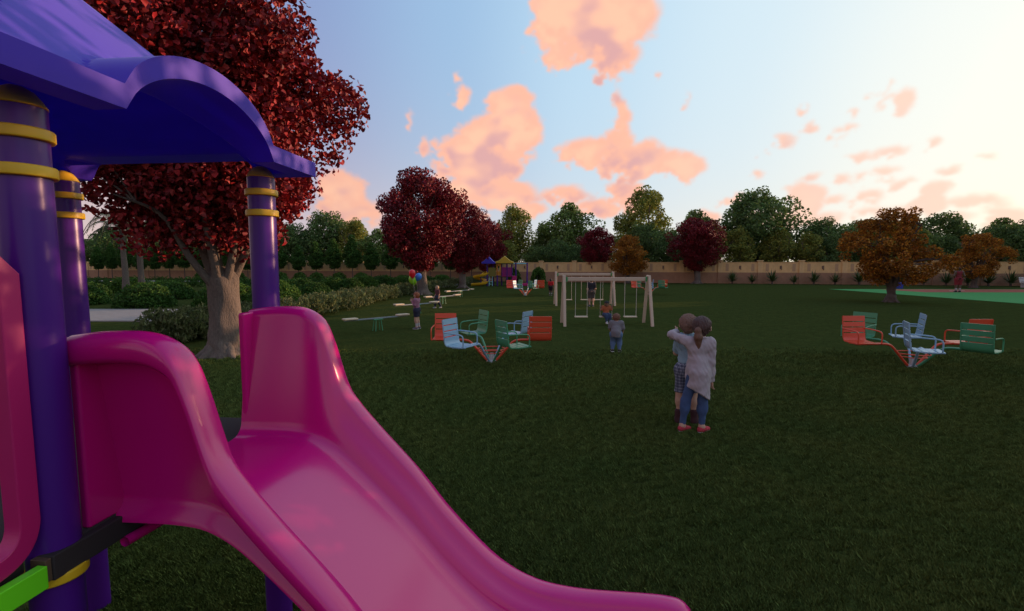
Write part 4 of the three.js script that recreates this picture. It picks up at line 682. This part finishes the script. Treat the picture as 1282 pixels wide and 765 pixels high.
  wear(o.shirtName ?? 'shirt', [...grow(torso, e1), ...skirt, ...arms, bone(J.chest, J.neck, 0.05 * s + e1, 0.034 * s + e1)], o.shirt, (x, y, z) => shirtF(x, y, z), 0.03, cell, fold);
  // trousers or shorts
  const cuff = (o.cuff ?? 0.07) * H, e2 = o.legFit ?? 0.011, lg = grow(legs.filter((_, i) => i % 5 < 4), e2 + 0.002);
  wear(o.legName ?? 'trousers', lg, o.legs, o.seated ? (x, y, z) => Math.max(y - J.belly[1], cuff - y) : (x, y, z) => Math.max(cuff - y, y - J.belly[1] - 0.01) + fold * 0.7 * noise(x * 16, y * 12 + 5, z * 16), 0.035, cell, fold * 0.5);
  if (o.socks) for (const q of ['L', 'R']) { const a = J['kn' + q], b = J['an' + q]; wear('sock', [bone(lerp3(a, b, o.sockTop ?? 0.35), b, 0.040 * s, 0.029 * s)], o.socks, null); }
  for (const q of ['L', 'R']) {
    const a = J['an' + q], b = J['to' + q], low = Math.min(a[1] - 0.05 * H, b[1] - 0.018 * H), heel = [a[0] - (b[0] - a[0]) * 0.22, b[1] + 0.006 * H, a[2] - (b[2] - a[2]) * 0.22];
    const sl0 = [bone(heel, b, 0.031 * s, 0.027 * s), bone([a[0], a[1] - 0.01 * H, a[2]], lerp3(a, b, 0.3), 0.034 * s, 0.030 * s)];
    if (o.boots) sl0.push(bone(a, lerp3(a, J['kn' + q], o.boots), 0.036 * s, 0.042 * s));
    const sh = wear('shoe', sl0, o.shoes, (x, y, z) => low + 0.012 - y, 0.02, cell * 0.6);
    const sole = [bone(heel, b, 0.034 * s, 0.029 * s)], f = bones(sole, 0.01), [lo, hi] = bounds(sole, 0.02);
    part('sole', surfaceNet((x, y, z) => Math.max(f(x, y, z), y - low - 0.022, low - y), lo, hi, cell * 0.6), o.sole ?? M.white, sh);
  }
  // hair: cap behind the brow line
  const hairB = [bone(hp(0, 0.26, -0.14), hp(0, 0.20, -0.08), hr * 1.09, hr * 1.07), bone(hp(0, -0.15, -0.42), hp(0, -0.45, -0.45), hr * 0.78, hr * 0.62)];
  const hf = bones(hairB, hr * 0.3), [ilo, ihi] = bounds(hairB, 0.02), brow = o.brow ?? 0.42;
  const hair = part('hair', surfaceNet((x, y, z) => { const px = (x - hd[0]) / hr, py = (y - hd[1]) / hr, pz = (z - hd[2]) / hr, f = px * fx + pz * fz; return Math.max(hf(x, y, z) + hr * 0.13 * noise(x * 75, y * 13, z * 75), hr * 0.6 * Math.min(f - 0.12 + Math.max(0, -py) * 0.2, brow - py + 0.0)); }, ilo, ihi, cell * 0.5), o.hair, t);
  for (const e of [-1, 1]) part('eye', new THREE.SphereGeometry(hr * 0.09, 10, 8).translate(...hp(e * 0.34, 0.05, 0.86)), M.eye, bodyMesh);
  part('mouth', new THREE.SphereGeometry(hr * 0.1, 10, 6).scale(1.6, 0.35, 0.6).translate(...hp(0, -0.46, 0.80)), M.lips, bodyMesh);
  return { t, J, hp, hr, wear, hair };
}
M.eye = mat(0.02, 0.015, 0.012, { roughness: 0.2 }); M.lips = mat(0.36, 0.13, 0.11);
const HAIR = { brown: mat(0.15, 0.075, 0.045, { roughness: 0.6 }), dark: mat(0.075, 0.040, 0.034, { roughness: 0.6 }), black: mat(0.008, 0.007, 0.007), ginger: mat(0.28, 0.08, 0.025), blond: mat(0.30, 0.20, 0.12), buzz: mat(0.20, 0.12, 0.085, { roughness: 0.8 }) };
const cloth = (r, g, b) => { const c = mat(r, g, b, { roughness: 0.92 }); return c; };
{
  const jeans = cloth(0.045, 0.085, 0.19), jeansL = cloth(0.10, 0.17, 0.30);
  // girl in the long cardigan, arm round the boy; she faces away and to the right
  const gh = 1.52, U = (a) => a.map((v) => v / gh);
  const girl = person({ label: 'girl in long pale grey cardigan, jeans and red shoes, arm round boy', x: 2.37, d: 6.14, turn: Math.PI, h: gh, cell: 0.0105, headR: 0.073, look: -0.75, thick: 0.80,
    j: { head: U([-0.10, 1.385, 0.03]), neck: U([-0.075, 1.245, 0.0]), chest: U([-0.06, 1.12, 0]), belly: U([-0.05, 0.93, 0]), pelvis: U([-0.055, 0.80, 0]), shL: U([0.085, 1.205, 0.02]), shR: U([-0.185, 1.19, -0.02]), elL: U([0.255, 1.27, 0.14]), wrL: U([0.14, 1.29, 0.32]), elR: U([-0.215, 0.94, -0.02]), wrR: U([-0.235, 0.69, 0.02]), hipL: U([0.0, 0.76, 0]), hipR: U([-0.11, 0.76, 0]), knL: U([0.085, 0.41, 0.03]), knR: U([-0.125, 0.41, 0.0]), anL: U([0.125, 0.075, 0.02]), anR: U([-0.115, 0.075, -0.02]), toL: U([0.02, 0.03, 0.07]), toR: U([-0.225, 0.03, 0.05]) },
    shirtName: 'cardigan', shirt: cloth(0.40, 0.35, 0.37), sleeve: 1.96, hem: 0.35, hemTilt: 0.6, skirt: 0.100, shirtFit: 0.018, folds: 0.016, legs: jeans, legFit: 0.006, shoes: cloth(0.42, 0.035, 0.055), hair: HAIR.dark, brow: 0.5 });
  { // ponytail, collar and knit lace
    const { hp, hr, t, J } = girl, f = [bone(hp(0, 0.05, -1.02), hp(-0.05, -0.25, -1.32), hr * 0.24, hr * 0.36), bone(hp(-0.05, -0.25, -1.32), hp(-0.1, -1.0, -1.32), hr * 0.36, hr * 0.46), bone(hp(-0.1, -1.0, -1.32), hp(-0.12, -2.4, -1.15), hr * 0.44, hr * 0.20)], b = bones(f, 0.02), [lo, hi] = bounds(f, 0.02);
    part('ponytail', surfaceNet((x, y, z) => b(x, y, z) + 0.006 * noise(x * 70, y * 8, z * 70), lo, hi, 0.005), HAIR.brown, girl.hair);
    part('hair_tie', new THREE.TorusGeometry(hr * 0.23, hr * 0.07, 8, 16).rotateX(0.9).translate(...hp(0, 0.02, -1.06)), M.white, girl.hair);
    part('collar', tube([[J.neck[0] + 0.07, J.neck[1] + 0.0, 0.02], [J.neck[0] + 0.03, J.neck[1] + 0.015, -0.055], [J.neck[0] - 0.05, J.neck[1] + 0.012, -0.05], [J.neck[0] - 0.10, J.neck[1] - 0.0, 0.02], [J.neck[0] - 0.07, J.neck[1] - 0.05, 0.085]], 0.018, 24, 8), cloth(0.40, 0.35, 0.37), t);
  }
  // boy beside her
  const bh = 1.5, Ub = (a) => a.map((v) => v / bh);
  person({ label: 'boy in light blue shirt and checked shorts hugged by the girl', x: 2.365, d: 6.48, turn: Math.PI, h: bh, cell: 0.0105, headR: 0.074, look: -0.3, thick: 0.86, weave: { shorts: (x, y, z) => { const a = Math.sin(x * 170) > 0.45 || Math.sin(z * 170) > 0.75, b = Math.sin(y * 150) > 0.45, k = (a ? 1 : 0) + (b ? 1 : 0); return [[0.05, 0.06, 0.10], [0.13, 0.15, 0.21], [0.30, 0.33, 0.40]][k]; } },
    j: { head: Ub([-0.035, 1.385, 0.0]), neck: Ub([-0.04, 1.25, 0.0]), chest: Ub([-0.055, 1.11, 0]), belly: Ub([-0.05, 0.93, 0]), pelvis: Ub([-0.055, 0.80, 0]), shL: Ub([0.07, 1.20, 0]), shR: Ub([-0.19, 1.20, 0]), elL: Ub([0.06, 0.97, 0.15]), wrL: Ub([-0.04, 1.02, 0.27]), elR: Ub([-0.24, 0.98, 0.10]), wrR: Ub([-0.14, 0.95, 0.24]), hipL: Ub([0.02, 0.76, 0]), hipR: Ub([-0.13, 0.76, 0]), knL: Ub([0.04, 0.42, 0.01]), knR: Ub([-0.13, 0.42, 0.0]), anL: Ub([0.065, 0.08, -0.01]), anR: Ub([-0.145, 0.08, -0.05]), toL: Ub([0.025, 0.028, 0.09]), toR: Ub([-0.215, 0.028, 0.02]) },
    shirt: cloth(0.26, 0.40, 0.50), sleeve: 0.75, hem: 0.475, shirtFit: 0.018, folds: 0.014, legName: 'shorts', legs: new THREE.MeshStandardMaterial({ vertexColors: true, roughness: 0.9 }), cuff: 0.30, legFit: 0.018, shoes: cloth(0.05, 0.018, 0.022), boots: 0.28, sole: cloth(0.25, 0.2, 0.18), hair: HAIR.buzz, brow: 0.45 });
  // child in pink top by the seesaws, hand raised to the mouth, facing left
  person({ label: 'ginger child in pink top and dark shorts, hand at mouth, by the seesaws', x: -3.24, d: 16.25, turn: -Math.PI / 2 - 0.2, h: 1.26, cell: 0.015, headR: 0.074, j: { elL: [-0.12, 0.67, 0.07], wrL: [-0.05, 0.785, 0.13], elR: [0.125, 0.66, 0.02], wrR: [0.06, 0.76, 0.12], anL: [-0.06, 0.05, -0.03], toL: [-0.065, 0.018, 0.06] }, shirt: cloth(0.30, 0.13, 0.20), sleeve: 1.8, hem: 0.47, legName: 'shorts', legs: cloth(0.02, 0.022, 0.05), cuff: 0.335, legFit: 0.016, socks: cloth(0.42, 0.40, 0.40), sockTop: 0.0, shoes: cloth(0.10, 0.10, 0.13), hair: HAIR.ginger });
  person({ label: 'boy in maroon shirt and dark jeans walking past the seesaws', x: -3.75, d: 24, turn: -0.9, h: 1.14, cell: 0.018, headR: 0.076, j: { knL: [-0.055, 0.28, 0.07], anL: [-0.06, 0.06, 0.08], toL: [-0.065, 0.03, 0.17], knR: [0.055, 0.27, -0.03], anR: [0.06, 0.08, -0.14], toR: [0.065, 0.03, -0.07], wrL: [-0.13, 0.50, 0.08], wrR: [0.13, 0.50, 0.0] }, shirt: cloth(0.10, 0.035, 0.045), sleeve: 0.8, hem: 0.5, legs: cloth(0.02, 0.03, 0.06), legFit: 0.016, shoes: cloth(0.25, 0.25, 0.25), hair: HAIR.blond });
  // boy in grey, stooping towards the swing
  person({ label: 'small boy in grey shirt and blue jeans bending towards the swings', x: 2.62, d: 11.95, turn: Math.PI - 0.25, h: 0.98, cell: 0.0115, headR: 0.092, thick: 1.25, j: { head: [0.005, 0.865, 0.13], neck: [0, 0.775, 0.085], chest: [0, 0.69, 0.055], belly: [0, 0.57, 0.0], pelvis: [0, 0.49, -0.04], shL: [-0.125, 0.745, 0.07], shR: [0.125, 0.745, 0.07], elL: [-0.17, 0.60, 0.06], elR: [0.165, 0.60, 0.06], wrL: [-0.16, 0.50, 0.15], wrR: [0.14, 0.50, 0.16], hipL: [-0.07, 0.46, -0.03], hipR: [0.07, 0.46, -0.03], knL: [-0.085, 0.26, 0.045], knR: [0.08, 0.26, 0.04], anL: [-0.09, 0.055, -0.01], anR: [0.085, 0.055, -0.015], toL: [-0.11, 0.022, 0.085], toR: [0.105, 0.022, 0.08] }, shirt: cloth(0.17, 0.16, 0.17), sleeve: 0.9, hem: 0.40, skirt: 0.14, shirtFit: 0.014, folds: 0.008, legs: jeansL, legFit: 0.012, shoes: cloth(0.02, 0.02, 0.02), hair: mat(0.15, 0.062, 0.03) });
  // boy in orange seated on the middle swing, facing the camera, head bowed
  person({ label: 'boy in orange shirt and jeans sitting on the middle swing', x: 3.45, d: 17.47, turn: 0.1, y: 0, h: 1.15, cell: 0.014, headR: 0.075, seated: true, j: { head: [0, 0.665, 0.07], neck: [0, 0.59, 0.02], chest: [0, 0.50, 0.0], belly: [0, 0.385, 0], pelvis: [0, 0.325, 0.0], shL: [-0.11, 0.56, 0], shR: [0.11, 0.56, 0], elL: [-0.17, 0.47, 0.03], elR: [0.17, 0.47, 0.03], wrL: [-0.185, 0.55, 0.05], wrR: [0.185, 0.55, 0.05], hipL: [-0.055, 0.32, 0.02], hipR: [0.055, 0.32, 0.02], knL: [-0.06, 0.315, 0.21], knR: [0.06, 0.315, 0.21], anL: [-0.05, 0.115, 0.25], anR: [0.05, 0.10, 0.23], toL: [-0.055, 0.075, 0.33], toR: [0.055, 0.06, 0.31] }, shirt: cloth(0.42, 0.12, 0.045), sleeve: 0.85, hem: 0.30, legs: cloth(0.035, 0.06, 0.12), cuff: 0.11, legFit: 0.012, shoes: cloth(0.5, 0.5, 0.5), hair: HAIR.black, skin: mat(0.26, 0.14, 0.09), brow: 0.25 });
  person({ label: 'man in black shirt and grey shorts standing behind the swings', x: 4.18, d: 25.2, turn: Math.PI, h: 1.5, cell: 0.019, headR: 0.062, shirt: cloth(0.022, 0.022, 0.03), sleeve: 0.85, hem: 0.49, legName: 'shorts', legs: cloth(0.075, 0.062, 0.055), cuff: 0.28, legFit: 0.02, shoes: cloth(0.06, 0.06, 0.07), hair: HAIR.buzz });
  person({ label: 'child in red shirt and black shorts between roundabout and swing frame', x: 2.75, d: 34, turn: Math.PI * 0.95, h: 1.2, cell: 0.02, headR: 0.07, shirt: cloth(0.42, 0.012, 0.018), sleeve: 0.9, hem: 0.46, legName: 'shorts', legs: cloth(0.01, 0.01, 0.012), cuff: 0.29, legFit: 0.02, socks: cloth(0.30, 0.28, 0.28), sockTop: 0.3, shoes: cloth(0.01, 0.01, 0.012), hair: HAIR.black, skin: SKIN2 });
  const pl = person({ label: 'basketball player in maroon jersey standing on the court', x: 35.3, d: 37.9, turn: Math.PI * 0.9, h: 2.02, cell: 0.026, headR: 0.058, j: { elL: [-0.165, 0.645, -0.03], wrL: [-0.11, 0.55, 0.06], elR: [0.165, 0.645, -0.03], wrR: [0.11, 0.55, 0.06] }, shirt: cloth(0.19, 0.018, 0.03), sleeve: 0, hem: 0.49, legName: 'shorts', legs: cloth(0.22, 0.016, 0.028), cuff: 0.29, legFit: 0.03, socks: cloth(0.35, 0.33, 0.33), sockTop: 0.6, shoes: cloth(0.012, 0.012, 0.014), hair: HAIR.black, skin: SKIN2 });
}

// ------------------------------------------------------------------ lawn: turf tufts over the sheet where blades can be told apart
{
  const r = rngOf(900), pos = [], idx = [], nB2 = 9;
  for (let i = 0; i < nB2; i++) { const a = r() * 6.283, b = r() * 6.283, rr = 0.018 * Math.sqrt(r()), L = mix(0.016, 0.034, r()), w = 0.0026, ln = mix(0.2, 1.0, r()) * L; const x = rr * Math.cos(a), z = rr * Math.sin(a), sx = -Math.sin(b) * w, sz = Math.cos(b) * w, k = pos.length / 3; pos.push(x - sx, -0.004, z - sz, x + sx, -0.004, z + sz, x + Math.cos(b) * ln * 0.4 + sx * 0.8, L * 0.6, z + Math.sin(b) * ln * 0.4 + sz * 0.8, x + Math.cos(b) * ln, L, z + Math.sin(b) * ln); idx.push(k, k + 1, k + 2, k, k + 2, k + 3); }
  const g = new THREE.BufferGeometry(); g.setAttribute('position', new THREE.Float32BufferAttribute(pos, 3)); g.setIndex(idx); g.computeVertexNormals();
  const N = 330000, im = new THREE.InstancedMesh(g, phys(1, 1, 1, { roughness: 0.9, specularIntensity: 0.15, side: THREE.DoubleSide }), N); im.name = 'grass'; im.castShadow = im.receiveShadow = true;
  const m = new THREE.Matrix4(), q = new THREE.Quaternion(), e = new THREE.Euler(), c = new THREE.Color();
  let n = 0;
  while (n < N) {
    const d = 1.3 + 11.5 * Math.pow(r(), 0.7), x = (r() * 2.5 - 1.25) * (d + 0.3); if (x < -1.0 * d - 0.2 || r() < sm(5.5, 12.8, d)) continue;
    const t = fbm(x * 0.9, d * 0.9, 4, 3), u = fbm(x * 7, d * 7, 9, 2), s = mix(0.75, 1.35, r()) * Math.max(0.35, 1 + 1.7 * u) * mix(1, 1.5, sm(4, 12, d));
    e.set((r() - 0.5) * 0.5, r() * 6.283, (r() - 0.5) * 0.5); q.setFromEuler(e);
    m.compose(V(x, 0, -d), q, V(s, s, s)); im.setMatrixAt(n, m);
    const k = mix(0.7, 1.35, r()) * (1 + 0.18 * t); c.setRGB(0.090 * k * (1 + 0.25 * t), 0.126 * k, 0.031 * k); im.setColorAt(n, c); n++;
  }
  tag(im, 'short dark green turf covering the lawn', 'grass', null, 'stuff'); scene.add(im);
}

scene.traverse((o) => { if (o.isMesh) { o.castShadow = true; o.receiveShadow = true; } });
renderer.render(scene, camera);
